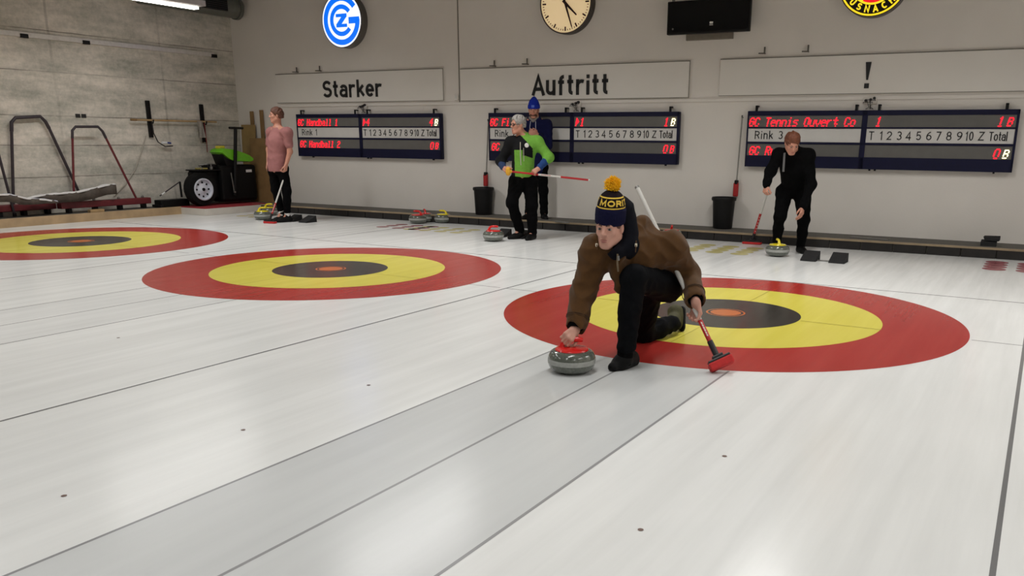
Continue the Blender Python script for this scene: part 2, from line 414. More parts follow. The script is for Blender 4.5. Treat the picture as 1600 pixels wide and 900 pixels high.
# concrete wall at the left
def concrete():
    m = bpy.data.materials.new('board_marked_concrete'); m.use_nodes = True; nt = m.node_tree; N = nt.nodes; L = nt.links
    b = N['Principled BSDF']; b.inputs['Roughness'].default_value = 0.85
    tc = N.new('ShaderNodeTexCoord'); sep = N.new('ShaderNodeSeparateXYZ'); L.new(tc.outputs['Object'], sep.inputs[0])
    def noise(sc, det, vec=None, ro=0.6):
        n = N.new('ShaderNodeTexNoise'); n.inputs['Scale'].default_value = sc; n.inputs['Detail'].default_value = det; n.inputs['Roughness'].default_value = ro
        L.new(vec or tc.outputs['Object'], n.inputs['Vector']); return n
    mp = N.new('ShaderNodeMapping'); mp.inputs['Scale'].default_value = (1, 0.5, 2.2); L.new(tc.outputs['Object'], mp.inputs[0])
    n1 = noise(1.5, 8, mp.outputs[0], 0.66); n2 = noise(14, 6, None, 0.7)
    ad = N.new('ShaderNodeMath'); ad.operation = 'MULTIPLY_ADD'; ad.inputs[1].default_value = 0.3
    sb = N.new('ShaderNodeMath'); sb.operation = 'MULTIPLY'; sb.inputs[1].default_value = 0.7
    L.new(n2.outputs['Fac'], ad.inputs[0]); L.new(n1.outputs['Fac'], sb.inputs[0]); L.new(sb.outputs[0], ad.inputs[2])
    r = N.new('ShaderNodeValToRGB'); e = r.color_ramp.elements
    e[0].position = 0.36; e[0].color = (*lin((156, 156, 145)), 1); e[1].position = 0.63; e[1].color = (*lin((224, 216, 204)), 1)
    L.new(ad.outputs[0], r.inputs[0])
    # formwork joints: thin dark lines at fixed heights and places
    wob = noise(2.0, 3); wm = N.new('ShaderNodeMath'); wm.operation = 'MULTIPLY_ADD'; wm.inputs[1].default_value = 0.03; L.new(wob.outputs['Fac'], wm.inputs[0])
    def joints(sock, vals, width):
        out = None
        for v in vals:
            s1 = N.new('ShaderNodeMath'); s1.operation = 'SUBTRACT'; L.new(sock, s1.inputs[0]); s1.inputs[1].default_value = v
            s2 = N.new('ShaderNodeMath'); s2.operation = 'ABSOLUTE'; L.new(s1.outputs[0], s2.inputs[0])
            s3 = N.new('ShaderNodeMath'); s3.operation = 'LESS_THAN'; L.new(s2.outputs[0], s3.inputs[0]); s3.inputs[1].default_value = width
            if out is None: out = s3
            else:
                s4 = N.new('ShaderNodeMath'); s4.operation = 'MAXIMUM'; L.new(out.outputs[0], s4.inputs[0]); L.new(s3.outputs[0], s4.inputs[1]); out = s4
        return out
    L.new(sep.outputs[2], wm.inputs[2])
    h = joints(wm.outputs[0], (0.72, 1.22, 1.68, 2.36, 2.98), 0.009)
    wm2 = N.new('ShaderNodeMath'); wm2.operation = 'MULTIPLY_ADD'; wm2.inputs[1].default_value = 0.05; L.new(wob.outputs['Fac'], wm2.inputs[0]); L.new(sep.outputs[1], wm2.inputs[2])
    v = joints(wm2.outputs[0], (1.74, 3.70, -0.3, -2.3), 0.02)
    # joints fade in and out
    fade = noise(0.9, 4); fr = N.new('ShaderNodeMapRange'); fr.inputs[1].default_value = 0.36; fr.inputs[2].default_value = 0.6; fr.inputs[3].default_value = 0.1; fr.inputs[4].default_value = 0.62
    L.new(fade.outputs['Fac'], fr.inputs[0])
    hv = N.new('ShaderNodeMath'); hv.operation = 'MULTIPLY_ADD'; hv.inputs[1].default_value = 0.5; L.new(v.outputs[0], hv.inputs[0]); L.new(h.outputs[0], hv.inputs[2])
    jf = N.new('ShaderNodeMath'); jf.operation = 'MULTIPLY'; jf.use_clamp = True; L.new(hv.outputs[0], jf.inputs[0]); L.new(fr.outputs[0], jf.inputs[1])
    mxn = N.new('ShaderNodeMix'); mxn.data_type = 'RGBA'; L.new(jf.outputs[0], mxn.inputs['Factor']); L.new(r.outputs[0], mxn.inputs['A'])
    mxn.inputs['B'].default_value = (*lin((70, 62, 54)), 1); L.new(mxn.outputs['Result'], b.inputs['Base Color'])
    bu = N.new('ShaderNodeBump'); bu.inputs['Strength'].default_value = 0.25; bu.inputs['Distance'].default_value = 0.01
    L.new(n2.outputs['Fac'], bu.inputs['Height']); L.new(bu.outputs['Normal'], b.inputs['Normal'])
    return m
struct(MB().box((LWX-0.2, -9.6, -0.05), (LWX, 5.45, CEIL)).build('wall_left', concrete()))
struct(MB().box((LWX-0.2, -9.7, CEIL), (5.3, 5.95, CEIL+0.1)).build('ceiling', M_CEIL))
struct(MB().box((5.2, -9.6, -0.05), (5.35, 5.9, CEIL)).build('wall_right', M_WALL))
struct(MB().box((LWX-0.2, -9.75, -0.05), (5.35, -9.6, CEIL)).build('wall_front', mat('dim_front_wall_paint', (110, 106, 100), 0.8)))

# carpeted walkways round the ice, wooden edge, black bumper
M_CARP = mat('grey_walkway_carpet', (92, 89, 82), 0.95, var=0.22, scale=60, bump=0.3, bscale=160)
M_EDGE = mat('worn_edge_wood', (148, 130, 104), 0.45, var=0.18, scale=5)
M_BUMP = mat('black_bumper_rubber', (30, 26, 24), 0.75, var=0.3, scale=8)
wallbox('floor_walkway', -11.85, 5.2, -0.02, WZ, 0.64, -0.01, M_CARP)
wallbox('trim_3', -10.9, 5.2, WZ-0.022, WZ+0.004, 0.672, 0.645, M_EDGE)
b = MB(); u = -10.9
while u < 5.1:
    P = [BW(u, 0.668), BW(u+0.385, 0.668), BW(u+0.385, 0.60), BW(u, 0.60)]
    b.add([(p[0], p[1], z) for z in (0.0, WZ-0.024) for p in P], [(3, 2, 1, 0), (4, 5, 6, 7), (0, 1, 5, 4), (1, 2, 6, 5), (2, 3, 7, 6), (3, 0, 4, 7)])
    u += 0.40
struct(b.build('trim_4', M_BUMP))
BX = -11.45
struct(MB().box((LWX, -9.6, -0.02), (BX-0.035, 4.9, WZ-0.004)).build('floor_walkway_left', M_CARP))
b = MB().box((BX-0.04, -9.6, -0.01), (BX, 3.40, WZ+0.004), 0.004)
struct(b.build('trim_5', mat('pale_plank_wood', (168, 142, 108), 0.55, var=0.2, scale=4)))

# ================================================================== ON THE BACK WALL
M_NAVY = mat('navy_scoreboard_metal', (12, 14, 48), 0.5, spec=0.25, var=0.1)
M_DISP = mat('grey_display_glass', (104, 103, 100), 0.28, var=0.06, scale=6)
M_STRIP = mat('white_label_strip', (214, 212, 208), 0.22, var=0.03, scale=4)
M_INK = mat('black_lettering', (14, 14, 16), 0.5)
M_LEDR = mat('red_led', (255, 20, 36), 0.5, emit=(255, 22, 44), estr=1.9, var=0)
M_LEDY = mat('pale_yellow_led', (255, 240, 170), 0.5, emit=(255, 244, 190), estr=2.6, var=0)
M_STEEL = mat('galvanised_steel', (132, 130, 126), 0.42, 0.7, var=0.12)
M_BLACK = mat('black_plastic', (11, 11, 12), 0.5, spec=0.25, var=0.15)
M_WIRE = mat('dark_cable', (34, 32, 32), 0.6)
LED = {'G': '01110 10001 10000 10111 10001 10001 01110', 'C': '01110 10001 10000 10000 10000 10001 01110',
 'H': '10001 10001 10001 11111 10001 10001 10001', 'a': '00000 00000 01110 00001 01111 10001 01111',
 'n': '00000 00000 11110 10001 10001 10001 10001', 'd': '00001 00001 01111 10001 10001 10001 01111',
 'b': '10000 10000 11110 10001 10001 10001 11110', 'l': '01100 00100 00100 00100 00100 00100 01110',
 '1': '00100 01100 00100 00100 00100 00100 01110', '2': '01110 10001 00001 00110 01000 10000 11111',
 'F': '11111 10000 10000 11110 10000 10000 10000', 'i': '00100 00000 01100 00100 00100 00100 01110',
 'T': '11111 00100 00100 00100 00100 00100 00100', 'e': '00000 00000 01110 10001 11111 10000 01110',
 's': '00000 00000 01111 10000 01110 00001 11110', 'O': '01110 10001 10001 10001 10001 10001 01110',
 'u': '00000 00000 10001 10001 10001 10001 01111', 'v': '00000 00000 10001 10001 10001 01010 00100',
 'r': '00000 00000 10110 11000 10000 10000 10000', 't': '00100 00100 11111 00100 00100 00101 00010',
 'o': '00000 00000 01110 10001 10001 10001 01110', 'R': '11110 10001 10001 11110 10100 10010 10001',
 '4': '00010 00110 01010 10010 11111 00010 00010', '0': '01110 10001 10001 10001 10001 10001 01110',
 '>': '10000 11000 11100 11110 11100 11000 10000', 'B': '11110 10001 10001 11110 10001 10001 11110', ' ': '00000 '*7,
 '8': '01110 10001 10001 01110 10001 10001 01110', 'c': '00000 00000 01110 10000 10000 10000 01110'}
def led_text(name, txt, x, z, h, parent, m=M_LEDR, adv=1.0, thin=1.0):
    """a line of dot-matrix lettering; x left edge, z bottom; every character cell is 5x7 lamps, scan gap above the last row"""
    b = MB(); p = h/7.6; cw = 0.0131*h/0.125
    for k, ch in enumerate(txt):
        rows = LED[ch].split()
        for r_, row in enumerate(rows):
            zz = z+(6-r_)*p+(0 if r_ == 6 else 0.6*p)
            sh = (6-r_)*p*0.22
            for c_, bit in enumerate(row):
                if bit == '1':
                    xx = x+(k*6.0*adv+c_)*cw+sh
                    b.box((xx-cw*0.62*thin, -0.0085, zz-p*0.36), (xx+cw*0.62*thin, -0.003, zz+p*0.44))
    return b.build(name, m, parent)
def lettering(name, txt, x, z, h, parent, m=M_INK, y=-0.002, wt=0.12, **kw):
    v, f = stroke_text(txt, h, wt, **kw)
    v = v+np.array([x, y, z])
    return rawmesh(name, v, f, m, parent)
def scoreboard(px, label, rink, top, score, bottom, sc2, last1, last2, wide=3.345):
    u0, u1 = px
    W_, H_ = u1-u0, 0.765
    t = wthing('scoreboard', (u0+u1)/2, 1.405, label, 'scoreboard', 'scoreboards on the back wall', off=0.085)
    x0, x1 = -W_/2, W_/2; z0, z1 = -H_/2, H_/2; xm = x0+W_*0.466
    b = MB()                              # frame: case with raised bars between the windows
    b.box((x0, 0.0, z0), (x1, 0.07, z1), 0.008)
    f = 0.03
    b.box((x0, -0.016, 0.3175), (x1, 0.01, z1), 0.004)
    b.box((x0, -0.016, z0), (x1, 0.01, -0.225), 0.004)
    for a, c in ((x0, x0+0.02), (x1-0.03, x1), (xm-0.035, xm+0.035)): b.box((a, -0.016, z0), (c, 0.01, z1), 0.004)
    b.box((x0, -0.016, 0.145), (x1, 0.01, 0.165), 0.003); b.box((x0, -0.016, -0.065), (x1, 0.01, -0.035), 0.003)
    b.build('frame', M_NAVY, t)
    for a, c in ((x0+0.02, xm-0.035), (xm+0.035, x1-0.03)):
        MB().box((a, -0.003, 0.16), (c, 0.004, 0.32)).build('display', M_DISP, t)
        MB().box((a, -0.003, -0.23), (c, 0.004, -0.06)).build('display', M_DISP, t)
        s = MB().box((a, -0.003, -0.04), (c, 0.004, 0.15)).build('label_strip', M_STRIP, t)
        if a < xm-0.1: lettering('printed_lettering', rink, a+0.10, 0.0, 0.115, s, y=-0.004, wt=0.115, gap=0.2)
        else: [lettering('printed_lettering', tx, a+fx*(c-a), 0.0, 0.115, s, y=-0.004, wt=0.115, gap=0.12 if tx != 'Total' else 0.08, sx=sxx) for tx, fx, sxx in [('T', 0.02, 0.95), ('1', 0.095, 1), ('2', 0.15, 1), ('3', 0.22, 1), ('4', 0.285, 1), ('5', 0.355, 1), ('6', 0.425, 1), ('7', 0.49, 1), ('8', 0.56, 1), ('9', 0.63, 1), ('10', 0.685, 0.72), ('Z', 0.772, 1), ('Total', 0.84, 0.72)]]
    A, B = x0+0.02, xm+0.035
    led_text('led_lettering', top, A+0.01, 0.18, 0.122, t)
    led_text('led_lettering', bottom, A+0.035, -0.212, 0.122, t)
    led_text('led_lettering', score, B+0.03, 0.18, 0.125, t)
    led_text('led_lettering', sc2[0], x1-0.235, 0.18, 0.125, t)
    led_text('led_lettering', sc2[1], x1-0.235, -0.212, 0.125, t)
    led_text('led_glyph', 'B', x1-0.125, 0.185, 0.11, t, M_LEDY if last1 else M_LEDR)
    led_text('led_glyph', 'B', x1-0.125, -0.207, 0.11, t, M_LEDY if last2 else M_LEDR)
    for fx in (0.035, 0.43, 0.515, 0.955):
        bb = MB(); xx = x0+W_*fx
        bb.box((xx-0.018, 0.0, z1-0.02), (xx+0.018, 0.012, z1+0.075), 0.003)
        bb.box((xx-0.018, 0.0, z1+0.055), (xx+0.018, 0.085, z1+0.075), 0.003)
        bb.lathe([(0.008, 0), (0.008, 0.006)], 10, (xx, -0.004, z1+0.045), (0, 1, 0))
        bb.build('hanging_bracket', M_BLACK, t)
    for fx in (0.1, 0.5, 0.52, 0.94):
        MB().box((x0+W_*fx-0.012, 0.01, z0-0.02), (x0+W_*fx+0.012, 0.05, z0+0.01), 0.003).build('foot_lug', M_BLACK, t)
    # socket with plugs and cables above the middle
    bb = MB(); xx = x0+W_*0.475
    c = wthing('power_socket', (u0+u1)/2+xx, 1.405+z1+0.125, None, 'power socket', 'sockets above the scoreboards')
    tag(c, 'white wall socket with three black plugs above the %s scoreboard' % rink)
    MB().box((-0.09, -0.03, -0.04), (0.09, 0.0, 0.045), 0.006).build('socket_plate', M_WALL, c)
    for k, (dx, dz) in enumerate(((-0.05, 0.0), (0.01, 0.012), (0.055, 0.03))):
        bb = MB(); bb.lathe([(0.017, 0), (0.02, 0.01), (0.014, 0.045)], 10, (dx, -0.03, dz), (0, -1, 0))
        g = random.random()
        pts = [(dx, -0.075, dz), (dx+0.03*(k-1), -0.09, dz-0.03), (dx+0.09*(1-k), -0.06, dz-0.02), (dx-0.06*(k-1), -0.03, -0.085), (dx-0.1*(k-1), -0.02, -0.105)]
        bb.build('plug', M_WIRE, c)
        MB().tube(pts, 0.005, 6).build('cable', M_WIRE, c)
    return t
scoreboard((-10.168, -6.835), 'dark blue scoreboard reading Rink 1, leftmost of the three', 'Rink 1', 'GC Handball 1', '>4', 'GC Handball 2', ('4', '0'), 1, 0)
scoreboard((-5.861, -2.522), 'dark blue scoreboard reading Rink 2, partly behind two standing men', 'Rink 2', 'GC Fi', '>1', 'GC', ('1', '0'), 1, 0)
scoreboard((-1.495, 1.93), 'dark blue scoreboard reading Rink 3, rightmost, behind the bending man', 'Rink 3', 'GC Tennis Ouvert Co', ' 1', 'GC Ru', ('1', '0'), 0, 1)

# the big word boards
M_BOARD = mat('white_board_paint', (222, 218, 211), 0.55, var=0.025, scale=1.5)
def board(u0, u1, z0, z1, word, wu, wz, size, sx, label, right_gap=True):
    t = wthing('word_board', (u0+u1)/2, (z0+z1)/2, label, 'wall board', 'word boards on the back wall', off=0.03)
    W_, H_ = u1-u0, z1-z0
    MB().box((-W_/2, 0, -H_/2), (W_/2, 0.029, H_/2), 0.004).build('panel', M_BOARD, t)
    g = mat('board_edge_grey', (118, 114, 106), 0.7)
    b = MB(); b.box((-W_/2, -0.004, H_/2-0.012), (W_/2, 0.001, H_/2), 0.001); b.box((W_/2-0.012, -0.004, -H_/2), (W_/2, 0.001, H_/2), 0.001)
    b.box((-W_/2, -0.003, -H_/2), (W_/2, 0.001, -H_/2+0.007), 0.001)
    b.build('edge_strip', g, t)
    if word == '!':
        b = MB(); b.poly([(-0.012, -0.008, 0.105), (0.012, -0.008, 0.105), (0.036, -0.008, 0.33), (-0.036, -0.008, 0.33)], (0, 0.008, 0))
        b.box((-0.03, -0.008, 0.0), (0.03, 0, 0.062)); v, f = np.array(b.v), b.f
    else: v, f = stroke_text(word, size, 0.165, sx=sx, gap=0.19, depth=0.008)
    lo, hi = v.min(0), v.max(0)
    v[:, 0] += wu-(u0+u1)/2-lo[0]; v[:, 2] += wz-(z0+z1)/2; v[:, 1] -= 0.004
    rawmesh('lettering', v, f, M_INK, t)
    return hi[0]-lo[0], hi[2]-lo[2]
bt = (-10.69, -6.80), (-6.455, -2.41), (-1.96, 5.0)
print('BOARD', board(-10.69, -6.80, 1.995, 2.52, 'Starker', -9.51, 2.078, 0.30, 1.1, 'long white wall board lettered Starker in black'))
print('BOARD', board(-6.455, -2.41, 1.985, 2.50, 'Auftritt', -5.07, 2.05, 0.31, 1.0, 'long white wall board lettered Auftritt in black'))
print('BOARD', board(-1.96, 5.0, 2.0, 2.505, '!', 0.035, 2.07, 0.43, 0.95, 'long white wall board with a single black exclamation mark'))
M_HOOK = mat('grey_steel_hook', (96, 92, 86), 0.5, 0.4)
for k, ((px, py), lb) in enumerate(zip(((464, 110), (500, 108), (773, 100), (824, 97), (1195, 80), (1263, 77)),
        ('grey steel hook above the left end of the Starker board', 'grey steel hook above the Starker board, second from its left end',
         'grey steel hook above the left end of the Auftritt board', 'grey steel hook above the Auftritt board, second from its left end',
         'grey steel hook left of the exclamation mark, nearer the television', 'grey steel hook above the exclamation mark board, right of its neighbour'))):
    u, z = bw(px, py, 0.03)
    t = tag(MB().tube([(0, 0.03, -0.03), (0, -0.02, -0.03), (-0.075, -0.045, -0.03)], 0.009, 8).tube([(0.0, -0.01, -0.035), (0.0, -0.01, 0.055)], 0.012, 8).build('wall_hook', M_HOOK), lb, 'hook', 'steel hooks above the word boards')
    t.location = BW(u, 0.03, z); t.rotation_euler = WROT
# light switch box by the wall joint
u, z = bw(714, 152, 0.02)
t = wthing('wall_switch', u, z, 'small white switch box beside the wall joint', 'switch')
MB().box((-0.035, -0.045, -0.05), (0.035, 0, 0.05), 0.006).build('switch_case', M_WALL, t)
MB().box((-0.02, -0.052, -0.025), (0.02, -0.044, 0.03), 0.004).build('rocker', M_STRIP, t)

# round lit sign with the blue club emblem
M_RIM = mat('grey_sign_case', (98, 94, 90), 0.5, 0.2)
def drum(name, u, z, r, depth, label, cat, face_m, rim=0.012, rim_m=M_RIM):
    t = wthing(name, u, z, label, cat, off=depth)
    MB().lathe([(r, depth), (r, 0.0), (r-rim, -0.008), (r-rim, 0.0)], 96, (0, 0, 0), (0, 1, 0), caps=False).build('case', rim_m, t, smooth=True)
    MB().lathe([(r-rim, 0.002), (0.0005, 0.002)], 96, (0, 0, 0), (0, 1, 0), caps=False).build('face', face_m, t)
    return t
M_SIGNW = mat('lit_white_face', (245, 245, 250), 0.4, emit=(240, 244, 255), estr=1.0, var=0)
M_SIGNB = mat('lit_blue_emblem', (0, 110, 240), 0.4, emit=(0, 112, 250), estr=0.85, var=0)
R1 = 0.455
t = drum('round_emblem_sign', -8.86, 3.365, R1, 0.16, 'round lit white sign with a blue letter emblem', 'lit sign', M_SIGNW)
def arc(b, r0, r1, a0, a1, n=64, y0=-0.006, y1=0.001):
    v = []
    for k in range(n+1):
        a = a0+(a1-a0)*k/n
        for r in (r0, r1):
            for y in (y0, y1): v.append((r*math.cos(a), y, r*math.sin(a)))
    f = []
    for k in range(n):
        i = 4*k; f += [(i, i+4, i+6, i+2), (i, i+1, i+5, i+4), (i+2, i+6, i+7, i+3)]
    f += [(0, 2, 3, 1), (4*n, 4*n+1, 4*n+3, 4*n+2)]
    return b.add(v, f)
s = R1
b = MB(); arc(b, 0.70*s, 0.90*s, math.radians(36), math.radians(360), 90)
b.poly([(0.36*s, -0.006, 0.10*s), (0.88*s, -0.006, 0.10*s), (0.90*s, -0.006, -0.02*s), (0.70*s, -0.006, -0.14*s), (0.36*s, -0.006, -0.14*s)], (0, 0.006, 0))
b.build('letter_g', M_SIGNB, t)
arc(MB(), 0.41*s, 0.575*s, math.radians(38), math.radians(322), 80).build('letter_c', M_SIGNB, t)
b = MB(); zz = [(-0.27, 0.24), (0.27, 0.24), (0.27, 0.13), (0.0, -0.13), (0.27, -0.13), (0.27, -0.25), (-0.27, -0.25), (-0.27, -0.14), (0.0, 0.12), (-0.27, 0.12)]
b.poly([(x*s, -0.006, z*s) for x, z in zz], (0, 0.006, 0)); b.build('letter_z', M_SIGNB, t)

# round sign with red, yellow and black emblem
M_YLIT = mat('lit_yellow_face', (255, 226, 40), 0.4, emit=(255, 224, 40), estr=0.8, var=0)
M_RLIT = mat('lit_red_emblem', (236, 30, 40), 0.4, emit=(236, 26, 40), estr=0.75, var=0)
M_KFACE = mat('black_sign_face', (14, 10, 10), 0.35)
R3 = 0.43
t = drum('round_club_sign', 0.055, 3.372, R3, 0.15, 'round lit sign in red, yellow and black with lettering round its rim', 'lit sign', M_KFACE, rim=0.006)
s = R3
arc(MB(), 0.915*s, 0.965*s, 0, 2*PI, 96).build('outer_yellow_ring', M_YLIT, t)
arc(MB(), 0.0, 0.655*s, 0, 2*PI, 96, -0.004, 0.001).build('inner_yellow_disc', M_YLIT, t)
b = MB()
for a in (0, 90, 180, 270): arc(b, 0.03*s, 0.60*s, math.radians(a+19-45), math.radians(a+71-45), 20, -0.008, -0.003)
b.build('red_quarter', M_RLIT, t)
b = MB()
for k, ch in enumerate('KÜSNACHT'):
    v, f = stroke_text(ch, 0.088, 0.2, sx=0.95); v = v-np.array([v[:, 0].mean(), 0, 0])
    a = math.radians(-90+(k-3.5)*18.0)
    rr = 0.875*s
    px, pz = v[:, 0], v[:, 2]
    # letters stand on the lower rim and read left to right
    tx, tz = -math.sin(a), math.cos(a); nx, nz = -math.cos(a), -math.sin(a)
    v2 = np.stack([rr*math.cos(a)+px*tx+pz*nx, v[:, 1]-0.005, rr*math.sin(a)+px*tz+pz*nz], 1)
    b.add(v2, f)
b.build('rim_lettering', M_YLIT, t)

# clock
M_DIAL = mat('lit_clock_dial', (246, 226, 186), 0.5, emit=(255, 222, 168), estr=0.36, var=0.05, scale=3)
M_CRIM = mat('dark_clock_case', (66, 60, 56), 0.45, 0.3)
M_MARK = mat('dark_clock_marks', (34, 16, 12), 0.5)
R2 = 0.445
t = drum('wall_clock', -4.42, 3.385, R2, 0.13, 'round wall clock with a lit cream dial and dark hands', 'clock', M_DIAL, rim=0.02, rim_m=M_CRIM)
b = MB(); b2 = MB()
def bar(bb, ang, r0, r1, w0, w1=None, y=-0.004):
    a = math.radians(90-ang); c, s_ = math.cos(a), math.sin(a); w1 = w1 or w0
    bb.poly([(r0*c-w0*s_, y, r0*s_+w0*c), (r0*c+w0*s_, y, r0*s_-w0*c), (r1*c+w1*s_, y, r1*s_-w1*c), (r1*c-w1*s_, y, r1*s_+w1*c)], (0, 0.005, 0))
for k in range(60):
    if k % 5 == 0: bar(b, k*6, 0.76*R2, 0.9*R2, 0.011)
    else: bar(b2, k*6, 0.84*R2, 0.89*R2, 0.005)
b.build('hour_marks', M_MARK, t); b2.build('minute_marks', M_MARK, t)
b = MB(); bar(b, 133, -0.12*R2, 0.6*R2, 0.022, 0.010, -0.014); b.build('hour_hand', M_MARK, t)
b = MB(); bar(b, 161, -0.12*R2, 0.84*R2, 0.018, 0.008, -0.021); b.build('minute_hand', M_MARK, t)
MB().lathe([(0.02, 0), (0.02, -0.026), (0.001, -0.028)], 20, (0, 0, 0), (0, 1, 0)).build('hub', M_MARK, t)

# black television on its bracket, cable box beneath
t = wthing('television', -2.12, 3.05, 'black wall television switched off, right of the clock', 'television', off=0.2)
b = MB(); b.box((-0.605, -0.02, -0.21), (0.605, 0.06, 0.235), 0.012); b.build('case', M_BLACK, t)
MB().box((-0.585, -0.024, -0.185), (0.585, -0.018, 0.215), 0.002).build('screen', mat('black_screen_glass', (6, 6, 8), 0.16, spec=0.3), t)
MB().lathe([(0.014, 0), (0.012, -0.006)], 14, (-0.51, -0.024, -0.135), (0, 1, 0)).build('power_button', M_STEEL, t)
MB().box((0.035, -0.027, -0.09), (0.085, -0.022, -0.062), 0.002).box((0.035, -0.027, -0.11), (0.085, -0.022, -0.1), 0.001).build('status_label', M_STRIP, t)
b = MB(); b.tube([(-0.53, 0.02, 0.22), (-0.53, 0.02, 1.19)], 0.022, 12); b.tube([(0.02, 0.02, 0.22), (0.02, 0.02, 1.19)], 0.012, 10)
b.tube([(0.53, 0.02, 0.22), (0.53, 0.02, 1.19)], 0.022, 12); b.build('ceiling_pole', M_STEEL, t)
u, z = bw(1108, 55, 0.05)
t = wthing('cable_box', u, z, 'flat grey cable box on the wall under the television', 'cable box')
MB().box((-0.345, -0.06, -0.06), (0.345, 0, 0.1), 0.004).build('box_body', mat('grey_cable_box', (122, 114, 102), 0.6), t)
MB().box((-0.335, -0.064, -0.055), (0.335, -0.058, 0.09), 0.002).build('box_lid', mat('grey_cable_box', (122, 114, 102), 0.6), t)

# brooms hung on the wall
M_WSHAFT = mat('white_broom_shaft', (206, 204, 198), 0.35, var=0.04)
M_GSHAFT = mat('grey_broom_shaft', (140, 138, 132), 0.4)
M_RSHAFT = mat('red_broom_shaft', (178, 32, 36), 0.35, var=0.08)
M_RHEAD = mat('red_broom_pad', (172, 34, 36), 0.7, var=0.12, scale=40, bump=0.2)
for px, lb in (((763, 186, 759, 291), 'red headed broom hanging on the wall left of the Rink 2 scoreboard'), ((1160, 180, 1149, 307), 'red headed broom hanging on the wall left of the Rink 3 scoreboard')):
    u0, z0 = bw(px[0], px[1], 0.05); u1, z1 = bw(px[2], px[3], 0.05); 
    t = wthing('hanging_broom', u0, z1, lb, 'curling broom', 'brooms hung on the back wall', off=0.05)
    dz = z0-z1; dx = u1-u0
    MB().tube([(0, 0, dz), (dx*0.8, 0, 0.22)], 0.010, 10).build('shaft', M_GSHAFT, t)
    MB().tube([(0, 0.05, dz-0.03), (0, -0.02, dz-0.03), (0, -0.02, dz)], 0.006, 8).build('hanging_loop', M_WIRE, t)
    MB().box((dx-0.035, -0.03, 0.0), (dx+0.035, 0.03, 0.2), 0.015).build('head', M_RHEAD, t)
    MB().box((dx-0.022, -0.032, 0.17), (dx+0.03, 0.032, 0.235), 0.012).build('collar', M_BLACK, t)

# litter bins on the walkway
M_BIN = mat('black_bin_plastic', (13, 13, 14), 0.5, spec=0.25, var=0.12)
for px, lb in (((749, 336), 'black round litter bin by the wall left of the man in green'), ((1124, 358), 'black round litter bin by the wall left of the bending man')):
    q = bp(px[0], px[1], 'z', WZ); q = np.array([q[0], q[1]+0.13, WZ])
    hz = 0.455
    t = thing('litter_bin', q, lb, 'bin', 'black bins on the walkway')
    MB().lathe([(0.13, 0.0), (0.14, 0.01), (0.162, hz-0.03), (0.150, hz-0.03), (0.126, 0.02), (0.001, 0.02)], 40, caps=False).build('bucket', M_BIN, t, smooth=True)
    MB().lathe([(0.150, hz-0.045), (0.176, hz-0.05), (0.180, hz-0.02), (0.172, hz), (0.150, hz-0.005), (0.150, hz-0.045)], 40, caps=False).build('rim', M_BIN, t, smooth=True)

# ================================================================== ALONG THE CONCRETE WALL
M_GREEN = mat('bright_green_plastic', (108, 186, 40), 0.4, var=0.08)
M_TYRE = mat('black_tyre_rubber', (13, 13, 13), 0.8, spec=0.2, var=0.2)
M_RIMW = mat('white_wheel_rim', (206, 210, 220), 0.4, var=0.03)
M_DECK = mat('black_machine_paint', (9, 9, 10), 0.5, spec=0.2, var=0.2)
M_MRED = mat('dark_red_steel', (98, 26, 32), 0.5, var=0.15)
M_MBLK = mat('dark_grip_steel', (48, 40, 46), 0.5, var=0.15)
M_WOOD = mat('pale_wood', (172, 142, 100), 0.6, var=0.2, scale=8)
M_PLY = mat('yellow_brown_plywood', (150, 124, 78), 0.6, var=0.16, scale=5)
M_PLYD = mat('brown_board', (134, 104, 66), 0.6, var=0.16, scale=5)
M_FOIL = mat('pale_blue_grey_cover', (186, 188, 200), 0.55, var=0.12, scale=9, bump=0.3, bscale=14)
M_FOILW = mat('white_cover_sheet', (216, 214, 212), 0.5, var=0.06, scale=9)
M_FOILD = mat('grey_cover_underside', (74, 65, 57), 0.7, var=0.2)
M_REDC = mat('dark_red_carpet', (146, 34, 42), 0.95, var=0.15, scale=60)
M_PLAT = mat('white_platform_paint', (206, 200, 190), 0.5, var=0.06, scale=4)

# low white platform with the red carpet in the corner
t = thing('carpeted_platform', (-11.1, 4.0, 0), 'low white platform with dark red carpet on top, in the corner', 'platform')
MB().box((-0.55, -0.62, 0), (0.30, 0.88, WZ-0.01), 0.006).build('platform_base', M_PLAT, t)
MB().box((-0.548, -0.618, WZ-0.01), (0.298, 0.878, WZ+0.002), 0.003).build('carpet', M_REDC, t)

# ice machine: black, green lid, white wheel
XS = -11.22
def S(px, py, x=XS): return bp(px, py, 'x', x)
t = thing('ice_machine', (XS-0.3, 4.4, WZ+0.004), 'black wheeled ice scraping machine with a bright green lid and white wheel rim', 'ice machine')
yz = lambda px, py: S(px, py)[1:]
yf, _ = yz(313, 300); yb = min(yz(411, 300)[0], 4.95); ym, _ = yz(346, 280)
zt = yz(325, 262)[1]; zr = yz(395, 252)[1]; z0 = WZ+0.02
print('machine', yf, ym, yb, zt, zr)
xl = XS-0.36
b = MB(); b.box((xl, yf+0.05, z0+0.10), (XS-0.10, yb, zt-0.05), 0.03); b.box((xl+0.02, ym, z0+0.03), (XS, yb, zr-0.06), 0.05)
b.box((xl+0.05, yf+0.0, z0+0.16), (XS-0.02, yf+0.09, zt-0.08), 0.02)
b.build('body', M_DECK, t, world=True)
b = MB(); b.box((xl, yf, zt-0.06), (XS-0.0, ym+0.1, zt-0.035), 0.01); b.build('deck', M_BLACK, t, world=True)
